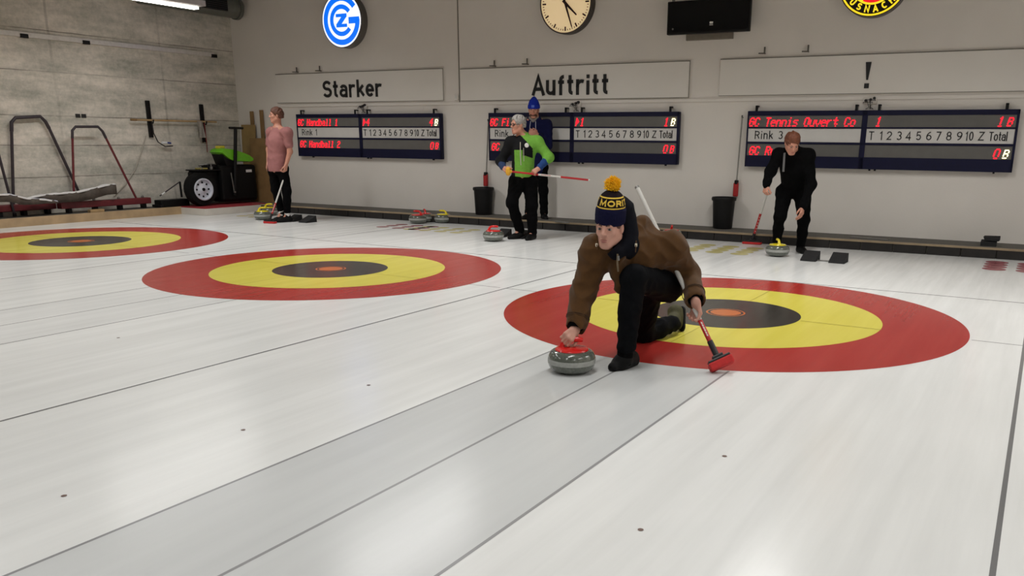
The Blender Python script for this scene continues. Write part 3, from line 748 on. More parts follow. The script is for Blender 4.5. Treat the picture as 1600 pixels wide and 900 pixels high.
# fittings on the deck
b = MB(); b.tube([(XS-0.05, yf+0.13, zt-0.02), (XS-0.3, yf+0.25, zt+0.03), (XS-0.12, yf+0.42, zt+0.06)], 0.014, 8)
b.lathe([(0.03, 0), (0.03, 0.05), (0.012, 0.06), (0.012, 0.10)], 14, (XS-0.10, yf+0.36, zt-0.04)); b.tube([(XS-0.2, yf+0.36, zt+0.06), (XS-0.0, yf+0.38, zt+0.06)], 0.008, 8)
b.build('valve', M_STEEL, t, smooth=True, world=True)
b = MB(); b.box((XS-0.22, yf+0.10, zt-0.035), (XS-0.06, yf+0.26, zt-0.005), 0.01); b.build('fuse_cover', mat('dull_yellow_plastic', (150, 138, 74), 0.6), t, world=True)
b = MB(); b.box((xl+0.05, yf+0.3, zt-0.03), (XS-0.12, ym+0.12, zt+0.05), 0.02); b.build('engine_cover', M_BLACK, t, world=True)
# green lid: sloping rounded shell
ya, za = yz(345, 238); yc, zc = yz(352, 231); yd, zd = yz(378, 240); ye, ze = yz(399, 250)
prof = [yz(*q) for q in ((345, 238), (347, 234), (353, 231.5), (366, 233), (380, 237.5), (393, 243), (399, 248), (399, 251.5), (395, 253), (366, 252.5), (356, 247))]
v = []; f = []; n = len(prof); xs = [xl-0.0, xl+0.05, XS-0.10, XS-0.01]
cyz = np.mean(prof, 0)
for k, x in enumerate(xs):
    s_ = 0.90 if k in (0, 3) else 1.0
    v += [(x, cyz[0]+(p[0]-cyz[0])*s_, cyz[1]+(p[1]-cyz[1])*s_) for p in prof]
for k in range(3): f += [(k*n+i, k*n+(i+1) % n, (k+1)*n+(i+1) % n, (k+1)*n+i) for i in range(n)]
f += [tuple(range(n-1, -1, -1)), tuple(3*n+i for i in range(n))]
lid = rawmesh('lid', v, f, M_GREEN, t, smooth=True, world=True); lid.data.set_sharp_from_angle(angle=0.9)
b = MB(); b.box((xl+0.1, yc-0.02, zc-0.02), (XS-0.15, yc+0.12, zc+0.035), 0.015); b.build('lid_handle', mat('yellow_plastic_grip', (208, 190, 60), 0.5), t, world=True)
b = MB(); b.poly([(XS-0.33, *yz(*q)) for q in ((349, 241), (357, 248), (370, 253), (372, 264), (357, 262))], (0.30, 0, 0)); b.build('lid_bracket', M_BLACK, t, world=True)
MB().box((XS-0.0, yz(384, 265)[0], yz(384, 265)[1]-0.05), (XS+0.006, yz(393, 265)[0], yz(384, 265)[1]), 0.003).build('sticker', M_STRIP, t, world=True)
# T handle post
p1 = S(367, 305, XS+0.03); p2 = S(368, 200, XS+0.03)
b = MB(); b.tube([p1, (p1[0], p2[1], p2[2])], 0.032, 12); b.build('post', M_BLACK, t, world=True)
ca, cb = S(355, 199, XS+0.03), S(382, 197, XS+0.03)
MB().tube([(p2[0]+0.06, ca[1], p2[2]+0.0), (p2[0]-0.06, cb[1], p2[2]+0.0)], 0.022, 12).build('crossbar', M_BLACK, t, world=True)
b = MB(); q0, q1 = S(361, 270, XS+0.05), S(366, 300, XS+0.05); b.tube([q0, (q0[0], q0[1]+0.02, q0[2]-0.2), q1], 0.010, 8); b.lathe([(0.018, 0), (0.018, 0.03)], 12, q1, (1, 0, 0)); b.build('lever', M_STEEL, t, world=True)
# wheel
wc = S(318, 296, XS+0.02); wr = max(wc[2]-WZ-0.004, 0.2); print('wheel', wc, wr)
wh = MB().lathe([(wr*0.62, 0), (wr*0.86, 0.0), (wr*0.97, 0.03), (wr, 0.06), (wr, 0.15), (wr*0.95, 0.19), (wr*0.6, 0.19)], 48, wc-np.array([0.19, 0, 0]), (1, 0, 0), caps=False).build('wheel', M_TYRE, t, smooth=True, world=True)
b = MB(); b.lathe([(wr*0.66, 0.0), (wr*0.66, 0.02), (wr*0.6, 0.022), (wr*0.56, -0.03), (wr*0.3, -0.02), (wr*0.2, 0.0), (0.002, 0.0)], 40, wc, (1, 0, 0), caps=False)
rim = b.build('rim', M_RIMW, wh, smooth=True)
b = MB()
for k in range(8):
    a = 2*PI*k/8; b.lathe([(0.018, 0), (0.018, 0.006)], 10, wc+np.array([-0.022, 0.42*wr*math.cos(a), 0.42*wr*math.sin(a)]), (1, 0, 0))
b.lathe([(0.028, 0), (0.026, 0.02), (0.002, 0.024)], 14, wc, (1, 0, 0)); b.build('wheel_holes', M_TYRE, wh)
for o in list(wh.children):                                    # built in world coordinates
    M = np.array(wmat(t).inverted())
    for vv in o.data.vertices: vv.co = Vector((M[:3, :3] @ np.array(vv.co)+M[:3, 3]).tolist())
wc2 = wc+np.array([-0.30, 0.12, 0])
MB().lathe([(0.05, 0), (wr*0.86, 0.0), (wr*0.97, 0.03), (wr, 0.06), (wr, 0.10), (wr*0.95, 0.12), (0.05, 0.12)], 40, wc2-np.array([0.06, 0, 0]), (1, 0, 0)).build('wheel', M_TYRE, t, smooth=True, world=True)
# little black scraper box with its bent handle, in front of the machine
a0, a1 = bp(247, 316, 'z', WZ), bp(300, 316, 'z', WZ)
t = thing('scraper_box', (-11.55, 3.6, WZ), 'low black scraper box with a bent handle, left of the ice machine', 'scraper')
ya, yb2 = S(247, 312, -11.6)[1], S(299, 310, -11.6)[1]
b = MB(); b.box((-11.72, ya, WZ), (-11.52, yb2-0.10, WZ+0.13), 0.012); b.box((-11.75, ya-0.03, WZ), (-11.5, ya+0.03, WZ+0.05), 0.008); b.build('box_body', M_BLACK, t, world=True)
h0, h1, h2 = S(250, 306, -11.62), S(281, 284, -11.62), S(284, 308, -11.62)
MB().tube([h0, h1], 0.011, 8).build('handle', M_MBLK, t, world=True)
MB().tube([h1, h2], 0.018, 8).build('handle_post', M_BLACK, t, world=True)
MB().tube([h0+(h1-h0)*0.08, h0+(h1-h0)*0.24], 0.014, 8).build('handle_sleeve', mat('white_sleeve', (220, 220, 216), 0.3), t, world=True)

# bent tube push frames
def push_frame(pts, base, label, XF=-11.74, m_top=M_MBLK, m_low=M_MRED, rr=0.020):
    P = [S(px, py, XF) for px, py in pts]
    b0 = S(base[0][0], base[0][1], XF); b1 = S(base[1][0], base[1][1], XF)
    t = thing('push_frame', (XF, (b0[1]+b1[1])/2, WZ), label, 'push frame', 'bent tube push frames by the concrete wall')
    # round the upper corners
    top = [P[1]+(P[0]-P[1])*0.12, P[1], P[2], P[3], P[4], P[4]+(P[5]-P[4])*0.10] if len(P) == 6 else P
    MB().tube(top, rr*1.2, 12).build('grip_bar', m_top, t, smooth=True, world=True)
    low0 = np.array([P[0][0], P[0][1], WZ+0.16]); low1 = np.array([P[5][0], P[5][1]+0.0, WZ+0.14])
    MB().tube([low0, top[0]], rr, 12).build('upright', m_low, t, smooth=True, world=True)
    MB().tube([low1, top[-1]], rr, 12).build('upright', m_low, t, smooth=True, world=True)
    bb = MB(); bb.box((XF-0.07, b0[1], WZ+0.075), (XF+0.07, b1[1], WZ+0.18), 0.012)
    bb.build('base_beam', M_MRED, t, world=True)
    for y in np.linspace(b0[1]+0.15, b1[1]-0.12, 4):
        MB().lathe([(0.016, 0), (0.024, 0.012), (0.024, 0.03), (0.010, 0.045)], 12, (XF, y, WZ+0.175)).build('bolt', M_STEEL, t, world=True)
        MB().box((XF-0.05, y-0.03, WZ), (XF+0.05, y+0.03, WZ+0.076), 0.006).build('runner', M_BLACK, t, world=True)
    return t
push_frame([(114, 303), (113, 204), (118, 198), (153, 198), (160, 205), (214, 310)], [(92, 321), (232, 306)], 'dark red push frame of bent tube, right of the two, nearer the ice machine', rr=0.018)
push_frame([(19, 308), (18, 191), (24, 184), (63, 182), (71, 190), (128, 294)], [(-60, 330), (84, 316)], 'taller dark push frame of bent tube, left of its neighbour', m_low=M_MBLK, rr=0.022, XF=-11.89)
XF = -11.82
b0, b1 = S(-30, 140, XF), S(28, 308, XF)
t = thing('leaning_pole', (XF, b1[1], WZ), 'dark steel pole leaning at the left edge, behind the taller push frame', 'pole')
MB().tube([(XF+0.02, b1[1]-0.10, WZ+0.02), (XF+0.02, b0[1], b0[2])], 0.020, 10).build('tube', M_MBLK, t, world=True)
MB().lathe([(0.026, 0), (0.026, 0.05), (0.02, 0.06)], 12, (XF+0.02, b1[1]-0.10, WZ)).build('foot_cap', M_BLACK, t, world=True)

# long cover sheets lying over the beams
def sheet(name, top, thick, x0, x1, label, m):
    n = len(top); P = [S(px, py, (x0+x1)/2) for px, py in top]
    t = thing(name, ((x0+x1)/2, P[0][1], WZ), label, 'cover', 'rolled up ice covers by the concrete wall')
    v = []; f = []; nx = 7; rs = np.random.RandomState(3)
    ys = np.linspace(P[0][1], P[-1][1], 40); zs = np.interp(ys, [p[1] for p in P], [p[2] for p in P])
    for layer in (0, 1):
        for i, (y, z) in enumerate(zip(ys, zs)):
            for j in range(nx):
                x = x0+(x1-x0)*j/(nx-1); e = 1-abs(2*j/(nx-1)-1)**4
                wv = 0.006*math.sin(i*0.9+j)+0.004*math.sin(i*2.1+2*j)
                zz = z-thick*(0.07*(1-e))+wv if layer == 0 else z-thick+wv*0.3
                v.append((x+0.02*math.sin(i*0.7), y, max(zz, WZ+0.19)))
    N = 40*nx
    for i in range(39):
        for j in range(nx-1):
            a = i*nx+j; f.append((a, a+1, a+nx+1, a+nx)); f.append((N+a, N+a+nx, N+a+nx+1, N+a+1))
    for i in range(39):
        a = i*nx; f.append((a, a+nx, N+a+nx, N+a)); a = i*nx+nx-1; f.append((a, N+a, N+a+nx, a+nx))
    for j in range(nx-1): f.append((j, N+j, N+j+1, j+1)); a = 39*nx+j; f.append((a, a+1, N+a+1, N+a))
    nq = len(f)
    mi = [0 if q % 2 == 0 and q < 2*39*(nx-1) else 1 for q in range(nq)]
    rawmesh('cover_sheet', v, f, [m, M_FOILD], t, smooth=True, fm=mi, world=True)
    P2 = [(x1+0.004, y, max(z+0.008, WZ+0.20)) for y, z in zip(ys, zs)]
    MB().tube([(p[0]-0.01, p[1], p[2]-0.02) for p in P2], 0.014, 8).build('rolled_edge', M_FOILW, t, smooth=True, world=True)
    return t
sheet('cover_roll', [(30, 311), (70, 303), (120, 299), (150, 292), (165, 288), (178, 287)], 0.17, -11.67, -11.59, 'long white edged cover sheet rising to the right across the push frames', M_FOILW)
sheet('cover_roll', [(-60, 318), (-10, 303), (14, 303), (40, 309), (70, 311), (88, 314)], 0.12, -11.56, -11.49, 'crumpled pale blue grey cover lying at the left edge', M_FOIL)
q = bp(100, 327, 'z', WZ)
t = tag(MB().box((-0.09, -0.14, 0), (0.0, 0.10, 0.045), 0.005).build('wood_block', M_WOOD), 'small pale wooden block on the walkway before the push frames', 'block'); t.location = (max(q[0], -11.53), q[1], WZ)

# things on the concrete wall
XW = LWX
P0, P1 = S(-40, 48, XW+0.03), S(335, 85, XW+0.03)
t = thing('wall_rail', (XW, (P0[1]+P1[1])/2, P1[2]), 'long pale metal rail high on the concrete wall', 'rail')
MB().box((XW, P0[1]-3, P1[2]-0.045), (XW+0.035, P1[1], P1[2]+0.03), 0.004).build('rail_bar', mat('pale_rail_metal', (206, 202, 196), 0.35, 0.2), t, world=True)
for px, py in ((38, 56), (135, 66), (335, 88)):
    q = S(px, py, XW+0.04); MB().box((XW+0.02, q[1]-0.06, P1[2]-0.06), (XW+0.05, q[1]+0.06, P1[2]+0.0), 0.004).build('rail_clamp', M_BLACK, t, world=True)
def wall_bar(a, c, label):
    A, C = S(a[0], a[1], XW+0.07), S(c[0], c[1], XW+0.07)
    t = thing('wall_rack_bar', (XW, A[1], (A[2]+C[2])/2), label, 'rack bar', 'black rack bars on the concrete wall')
    MB().box((XW, A[1]-0.03, C[2]), (XW+0.05, A[1]+0.04, A[2]), 0.008).build('bar', M_BLACK, t, world=True)
    zz = S(270, 189, XW+0.09)[2]
    MB().tube([(XW+0.04, A[1], zz-0.045), (XW+0.13, A[1], zz-0.045), (XW+0.15, A[1], zz+0.01)], 0.012, 8).build('peg', M_BLACK, t, world=True)
wall_bar((232, 157), (234, 215), 'black upright rack bar on the concrete wall, left end of the wooden stick')
wall_bar((316, 163), (322, 222), 'black upright rack bar on the concrete wall, nearer the corner')
A, C = S(205, 187, XW+0.1), S(338, 190, XW+0.1)
t = thing('wooden_stick', (XW+0.1, (A[1]+C[1])/2, A[2]), 'long wooden stick lying across the two black rack bars', 'stick')
MB().tube([(XW+0.1, A[1], A[2]), (XW+0.1, C[1], A[2])], 0.017, 10).build('shaft', M_WOOD, t, world=True)
MB().tube([(XW+0.1, A[1]-0.01, A[2]), (XW+0.1, A[1]+0.10, A[2])], 0.0205, 10).build('end_cap', M_PLYD, t, world=True)
# cloth hanging on the stick
A = S(313, 191, XW+0.13)
v = []; f = []
for i in range(10):
    for j in range(7):
        y = A[1]-0.06+0.12*j/6*(1+0.15*i/9); z = A[2]+0.02-0.30*i/9; x = XW+0.12+0.018*math.sin(j*1.9+i*0.3)*(0.4+i/9)
        v.append((x, y, z))
f = [(i*7+j, i*7+j+1, (i+1)*7+j+1, (i+1)*7+j) for i in range(9) for j in range(6)]
n = len(v); v += [(q[0]-0.008, q[1], q[2]) for q in v]; f += [tuple(n+k for k in reversed(q)) for q in f]
t = thing('hanging_cloth', (XW+0.12, A[1], A[2]), 'grey cloth hanging from the wooden stick on the concrete wall', 'cloth')
rawmesh('cloth', v, f, mat('grey_cloth', (148, 142, 134), 0.9, var=0.15, scale=25), t, smooth=True, world=True)
pts = [S(px, py, XW+0.10) for px, py in ((237, 190), (240, 208), (247, 222), (258, 229), (270, 228))]
t = thing('hand_brush', pts[0], 'small hooked tool with a white and blue handle hanging below the stick', 'tool')
MB().tube(pts, 0.010, 8).build('hook', M_WIRE, t, smooth=True, world=True)
q = S(253, 223, XW+0.13); MB().tube([q, q+np.array([0, 0.10, 0.0])], 0.02, 10).build('handle', mat('white_tool_handle', (220, 222, 226), 0.3), t, world=True)
MB().tube([q+np.array([0, 0.10, 0.0]), q+np.array([0, 0.18, -0.008])], 0.016, 10).build('handle_tip', mat('blue_tool_handle', (40, 60, 130), 0.4), t, world=True)
pts = [S(px, py, XW+0.02) for px, py in ((228, 212), (221, 238), (211, 265), (196, 288), (178, 306))]
t = tag(MB().tube(pts, 0.009, 8).build('wall_cable', mat('pale_grey_cable', (170, 164, 152), 0.5), smooth=True), 'pale cable running down the concrete wall behind the push frames', 'cable')
pts = [S(px, py, XW+0.14) for px, py in ((319, 192), (321, 208), (323, 224), (324, 238))]
t = tag(MB().tube(pts, 0.007, 8).build('red_cord', mat('dark_red_cord', (120, 36, 36), 0.8), smooth=True), 'thin red cord hanging from the stick near the corner', 'cord')
q = S(126, 181, XW)
t = thing('wall_socket_plate', (XW, q[1], q[2]), 'dark socket plate on the concrete wall above the push frames', 'socket')
MB().box((0, -0.09, -0.03), (0.012, -0.01, 0.03), 0.003).build('plate', M_WIRE, t); MB().box((0, 0.01, -0.03), (0.012, 0.09, 0.03), 0.003).build('plate', M_WIRE, t)

# boards and laths leaning in the corner behind the machine
def lean(name, px0, px1, pyt, pyb, off0, off1, th, label, m, cat, group=None):
    u0, u1 = bw(px0, pyt, off1)[0], bw(px1, pyt, off1)[0]; z1 = bw((px0+px1)/2, pyt, off1)[1]
    t = wthing(name, (u0+u1)/2, WZ, label, cat, group, off=off0)
    w_ = (u1-u0)/2; d = off0-off1
    b = MB(); H = z1-WZ
    b.add([(-w_, -th, 0.003), (w_, -th, 0.003), (w_, 0, 0.003), (-w_, 0, 0.003), (-w_, d-th, H), (w_, d-th, H), (w_, d, H), (-w_, d, H)],
          [(3, 2, 1, 0), (4, 5, 6, 7), (0, 1, 5, 4), (1, 2, 6, 5), (2, 3, 7, 6), (3, 0, 4, 7)])
    b.build(name, m, t); o = t.children[0] if t.children else None
    return t
for a in (('plywood_sheet', 378, 399, 195, 0, 0.12, 0.05, 0.02, 'narrow yellowish plywood sheet leaning in the corner', M_PLY, 'board'),
          ('plywood_sheet', 391, 428, 216, 0, 0.24, 0.14, 0.02, 'wide brown board leaning behind the man in the pink shirt', M_PLYD, 'board'),
          ('wooden_lath', 391, 396, 174, 0, 0.04, 0.025, 0.02, 'thin wooden lath against the back wall, left of its twin', M_PLYD, 'lath'),
          ('wooden_lath', 406, 411, 172, 0, 0.04, 0.025, 0.02, 'thin wooden lath against the back wall beside the head of the man in pink', M_PLYD, 'lath')):
    lean(*a)

# ventilation duct and ceiling lamp at the top left corner
dz = 3.62
A = bp(352, 8, 'z', dz)
q = BW(-11.62, 0.0, 0)
t = thing('air_duct', (-11.62, 5.0, 3.72), 'grey round ventilation duct with a dark grille in the top left corner', 'duct')
dyc = 4.55
DX, DZ_, DR = -11.56, 3.70, 0.18
MB().tube([(DX, 3.1, DZ_), (DX, dyc+0.5, DZ_)], DR, 32).tube([(DX, dyc+0.5, DZ_), (DX, dyc+0.56, DZ_)], DR+0.02, 32).build('duct_pipe', mat('grey_duct_metal', (104, 106, 100), 0.45, 0.4), t, smooth=True, world=True)
b = MB()
b.box((DX+0.12, 3.6, DZ_-0.10), (DX+DR+0.004, dyc+0.2, DZ_+0.14), 0.01); g = b.build('grille', M_BLACK, t, world=True)
b = MB()
for k in range(7): b.box((DX+DR, 3.62, DZ_-0.09+k*0.034), (DX+DR+0.012, dyc+0.18, DZ_-0.08+k*0.034))
b.build('grille_slats', M_WIRE, t, world=True)
M_LAMPW = mat('lit_lamp_diffuser', (255, 255, 250), 0.4, emit=(255, 252, 244), estr=6.0, var=0)
M_LAMPC = mat('white_lamp_case', (190, 184, 182), 0.5)
LZ = 3.45
e = bp(322, 10, 'z', LZ); e2 = bp(303, 11, 'z', LZ); print('lamp end', e, e2)
t = thing('ceiling_lamp', (e[0]-0.15, e[1]-0.8, LZ), 'long lit fluorescent lamp hanging near the concrete wall at the top edge', 'ceiling lamp')
MB().box((-0.15, -0.8, 0.0), (0.15, 0.8, 0.09), 0.006).build('lamp_case', M_LAMPC, t)
MB().box((-0.145, -0.79, -0.035), (-0.02, 0.79, 0.002), 0.006).build('diffuser', M_LAMPW, t)
for y in (-0.6, 0.6): MB().tube([(0, y, 0.08), (0, y, CEIL-LZ)], 0.008, 8).build('hanger_rod', M_STEEL, t)

# ================================================================== STONES, BROOMS, HACKS
def granite():
    m = mat('grey_granite', (88, 92, 84), 0.16, var=0.25, scale=70, coat=0.5)
    return m
M_GRAN = granite()
M_BAND = mat('pale_striking_band', (158, 160, 155), 0.6, var=0.12, scale=50)
M_SRED = mat('red_handle_plastic', (208, 30, 28), 0.25, var=0.05, coat=0.3)
M_SYEL = mat('yellow_handle_plastic', (226, 206, 34), 0.25, var=0.05, coat=0.3)

def make_stone(label, m, loc, rz, name='curling_stone'):
    t = thing(name, loc, label, 'curling stone', 'curling stones on the ice', (0, 0, rz))
    ZS = 1.2; UP = 0.023
    prof = [(0.045, 0.004), (0.062, 0.0), (0.068, 0.004), (0.09, 0.012)]
    def side(a0, a1, n):
        out = []
        for k in range(n+1):
            a = math.radians(a0+(a1-a0)*k/n)
            out.append((0.100+0.046*math.cos(a)**0.85 if math.cos(a) > 0 else 0.100, 0.062+0.052*math.sin(a)))
        return out
    lo = [(0.09, 0.0125)]+side(-78, -14, 10); mid = side(-14, 14, 6); up = side(14, 80, 10)
    MB().lathe([(r, h*ZS) for r, h in prof+lo[1:]], 64, caps=True).lathe([(r, h*ZS) for r, h in up+[(0.097, 0.1145), (0.03, 0.1155), (0.001, 0.1155)]], 64, caps=False).build('granite_body', M_GRAN, t, smooth=True)
    MB().lathe([(r+0.0006, h*ZS) for r, h in mid], 64, caps=False).build('striking_band', M_BAND, t, smooth=True)
    c = MB().lathe([(r, h+UP) for r, h in [(0.100, 0.112), (0.103, 0.116), (0.098, 0.123), (0.075, 0.128), (0.03, 0.132), (0.001, 0.132)]], 48, caps=False).build('handle_cap', m, t, smooth=True)
    # gooseneck: rises at one side, runs over the middle
    P = [(-0.062, 0, 0.118), (-0.060, 0, 0.135), (-0.052, 0, 0.156), (-0.036, 0, 0.172), (-0.012, 0, 0.178), (0.02, 0, 0.179), (0.05, 0, 0.178), (0.068, 0, 0.176)]
    P = [(x, y, z+UP) for x, y, z in P]
    MB().tube(P, [0.024, 0.019, 0.0155, 0.0145, 0.0145, 0.0155, 0.0155, 0.010], 14).build('handle', m, t, smooth=True)
    return t
FRONT_ST = bp(893, 580, 'z', 0)
FRONT_ST[2] = 0
st = make_stone('red handled stone under the hand of the kneeling player, nearest the camera', M_SRED, FRONT_ST, math.radians(22))
def stone_at(px, py, label, rz, src):
    q = bp(px, py, 'z', 0); return dup(src, (q[0], q[1], 0), (0, 0, rz), label)
stone_at(771, 376.5, 'red handled stone alone on the ice before the man in green', math.radians(25), st)
stone_at(653, 349, 'red handled stone by the back edge, front one of the red pair', math.radians(200), st)
stone_at(664, 346.5, 'red handled stone by the back edge, hind one of the red pair', math.radians(140), st)
stone_at(1049, 375, 'red handled stone half hidden behind the kneeling player', math.radians(-65), st)
q = bp(1214, 400, 'z', 0)
sy = make_stone('yellow handled stone before the bending man in black', M_SYEL, (q[0], q[1], 0), math.radians(120))
stone_at(692.5, 348, 'yellow handled stone by the back edge, right of the red pair', math.radians(190), sy)
stone_at(411, 343, 'yellow handled stone beside the red broom head of the man in pink', math.radians(30), sy)
stone_at(421, 336.5, 'yellow handled stone behind the other yellow one, at the legs of the man in pink', math.radians(30), sy)

M_HEADB = mat('black_broom_head_plastic', (24, 22, 24), 0.4)
M_PADR = mat('red_broom_cover', (186, 34, 34), 0.75, var=0.1, scale=60, bump=0.2)
M_MARKW = mat('white_print', (226, 222, 216), 0.4)
def nrm_(v): v = np.asarray(v, float); return v/np.linalg.norm(v)
def broom(label, foot, top, hd, red_from=0.0, red_to=0.32, collar=True, name='curling_broom', rad=0.0130, shaft_m=None, tip=None, hw=(0.105, 0.032), top_m=None, tilt=None, lift=0.0):
    """foot: middle of the head on the ice, top: upper end of the shaft, hd: direction of the head's long side"""
    foot = np.asarray(foot, float); top = np.asarray(top, float)
    t = thing(name, foot, label, 'curling broom', 'curling brooms held by the players')
    d = top-foot; L = np.linalg.norm(d); d /= L
    j = foot+(np.array([0, 0, 0.05]) if tilt is None else np.array([0, 0, lift])+nrm_(tilt)*0.05); d = top-j; L = np.linalg.norm(d); d /= L
    h = np.array([hd[0], hd[1], hd[2] if len(hd) > 2 else 0.0]); h /= np.linalg.norm(h)
    n = np.array([0, 0, 1.0]) if tilt is None else np.asarray(tilt, float); n = n-h*(n@h); n /= np.linalg.norm(n); s = np.cross(n, h)
    def obox(bb, c, a, b_, c_, bev):
        k = MB().box((-a, -b_, -c_), (a, b_, c_), bev)
        v = np.array(k.v) @ np.stack([h, s, n])+c
        bb.add(v, k.f)
    base = foot+np.array([0, 0, lift])
    b = MB(); obox(b, base+n*(0.017 if tilt is None else 0.008), hw[0], hw[1]+0.006, 0.016 if tilt is None else 0.026, 0.010); b.build('pad', M_PADR, t, world=True)
    b = MB(); obox(b, base+n*0.040, hw[0]-0.006, hw[1], 0.0085, 0.006); obox(b, base+n*0.056, 0.035, 0.022, 0.012, 0.006); b.build('head', M_HEADB, t, world=True)
    if collar: MB().tube([j, j+d*0.03, j+d*0.115], [0.015, rad*1.3, rad*1.25], 14).build('collar', M_HEADB, t, smooth=True, world=True)
    a = 0.11 if collar else 0.0
    MB().tube([j+d*a, j+d*red_to], rad*1.03, 16).build('red_sleeve', M_RSHAFT, t, smooth=True, world=True)
    MB().tube([j+d*red_to, j+d*L], rad, 16).build('shaft', shaft_m or M_WSHAFT, t, smooth=True, world=True)
    MB().tube([j+d*(L-0.002), j+d*(L+0.012)], rad*1.06, 16).build('end_cap', top_m or M_STEEL, t, smooth=True, world=True)
    # white print on the red sleeve
    x = np.cross(d, CF); x /= np.linalg.norm(x); y = np.cross(x, d); y = -y if y@CF > 0 else y
    b = MB()
    for k in range(6):
        c = j+d*(a+0.035+k*(red_to-a-0.05)/6)+y*rad*1.0
        b.poly([c-x*0.004+d*0.0, c+x*0.004+d*0.003, c+x*0.004+d*0.017, c-x*0.004+d*0.013], y*0.0012)
    b.build('sleeve_print', M_MARKW, t, world=True)
    return t
# main player's broom: head on the ice, shaft up under the arm
BH = bp(1127, 582, 'z', 0); BH[2] = 0.0
ddep = (BH-CAM_P)@CF
def at_depth(px, py, dep): r = ray(px, py); return CAM_P+r*(dep/(r@CF))
BT = at_depth(996, 294, ddep+0.36)
hdir = at_depth(1143, 573, ddep)-at_depth(1113, 590, ddep)
e0 = bp(1112, 588, 'z', 0.0); e1 = bp(1143, 575, 'z', 0.0); hv = e1-e0
broom('white and red broom of the kneeling player, held under his arm', BH, BT, hdir*np.array([1, 1, 0.8]), red_to=0.262, rad=0.0145, hw=(0.078, 0.032), tilt=(BT-BH)/np.linalg.norm(BT-BH)*1.0+np.array([0, 0.0, -0.25])-CF*0.15, lift=0.050)
q = bp(422, 349, 'z', 0); q[2] = 0
dq = (q-CAM_P)@CF
broom('white broom with red head held by the man in the pink shirt', q, at_depth(447, 268, dq-0.02), (1, 0.15), red_to=0.30, hw=(0.11, 0.035))
q = bp(1175, 381.5, 'z', 0); q[2] = 0
dq = (q-CAM_P)@CF
broom('white and red broom held by the bending man in black', q, at_depth(1212, 258, dq-0.70), (1, 0.05), red_to=0.42, rad=0.0165, hw=(0.13, 0.04))

# hacks: two rubber foot rests on a bar
M_HACK = mat('black_hack_rubber', (22, 22, 23), 0.85, var=0.2, scale=40, bump=0.3)
def hack(label, loc, rz=0.0):
    t = thing('foot_hack', loc, label, 'hack', 'rubber hacks on the ice', (0, 0, rz))
    for sx in (-1, 1):
        x = sx*0.165
        b = MB(); b.add([(x-0.09, -0.13, 0.0), (x+0.09, -0.13, 0.0), (x+0.09, 0.11, 0.0), (x-0.09, 0.11, 0.0), (x-0.09, -0.12, 0.02), (x+0.09, -0.12, 0.02), (x+0.09, 0.10, 0.105), (x-0.09, 0.10, 0.105)],
                        [(3, 2, 1, 0), (4, 5, 6, 7), (0, 1, 5, 4), (1, 2, 6, 5), (2, 3, 7, 6), (3, 0, 4, 7)])
        b.build('foot_rest', M_HACK, t)
    MB().box((-0.08, -0.03, 0.0), (0.08, 0.0, 0.012), 0.002).build('bar', M_STEEL, t)
    return t
q = bp(1286, 409, 'z', 0); h0 = hack('black rubber hack to the right of the bending man in black', (q[0], q[1]+0.06, 0))
q = bp(786, 373, 'z', 0); dup(h0, (q[0]+0.0, q[1]+0.24, 0), label='black rubber hack half hidden behind the red handled stone of the man in green')
q = bp(450, 346, 'z', 0); dup(h0, (q[0]+0.20, q[1]+0.10, 0), label='black rubber hack under the feet of the man in the pink shirt')

# loose things on the back walkway
q = bp(1547, 382, 'z', WZ)
t = thing('rubber_boot_scraper', (q[0], min(q[1], 5.25), WZ), 'black rubber foot rest lying on the back walkway at the right', 'foot rest')
MB().add([(-0.1, -0.09, 0), (0.08, -0.09, 0), (0.08, 0.07, 0), (-0.1, 0.07, 0), (-0.1, -0.08, 0.05), (0.08, -0.08, 0.05), (0.08, 0.06, 0.07), (-0.1, 0.06, 0.07)], [(3, 2, 1, 0), (4, 5, 6, 7), (0, 1, 5, 4), (1, 2, 6, 5), (2, 3, 7, 6), (3, 0, 4, 7)]).build('base', M_HACK, t)
MB().add([(-0.06, -0.04, 0.068), (0.10, -0.06, 0.066), (0.11, 0.07, 0.07), (-0.06, 0.05, 0.068), (-0.08, -0.02, 0.11), (0.09, -0.05, 0.085), (0.11, 0.05, 0.125), (-0.07, 0.04, 0.12)], [(3, 2, 1, 0), (4, 5, 6, 7), (0, 1, 5, 4), (1, 2, 6, 5), (2, 3, 7, 6), (3, 0, 4, 7)]).build('rest', M_HACK, t)
for (a, c, lb) in (((1329, 371), (1388, 376), 'flat grey metal strip on the back walkway right of the bending man'), ((842, 343), (888, 349), 'thin flat strip lying on the back walkway behind the man in green')):
    A = bp(a[0], a[1], 'z', WZ); C = bp(c[0], c[1], 'z', WZ)
    d = C-A; d /= np.linalg.norm(d); s = np.array([-d[1], d[0], 0])
    t = tag(MB().poly([A-s*0.03, C-s*0.03, C+s*0.03, A+s*0.03], (0, 0, 0.014)).build('floor_strip', M_STEEL), lb, 'strip', 'strips on the back walkway')

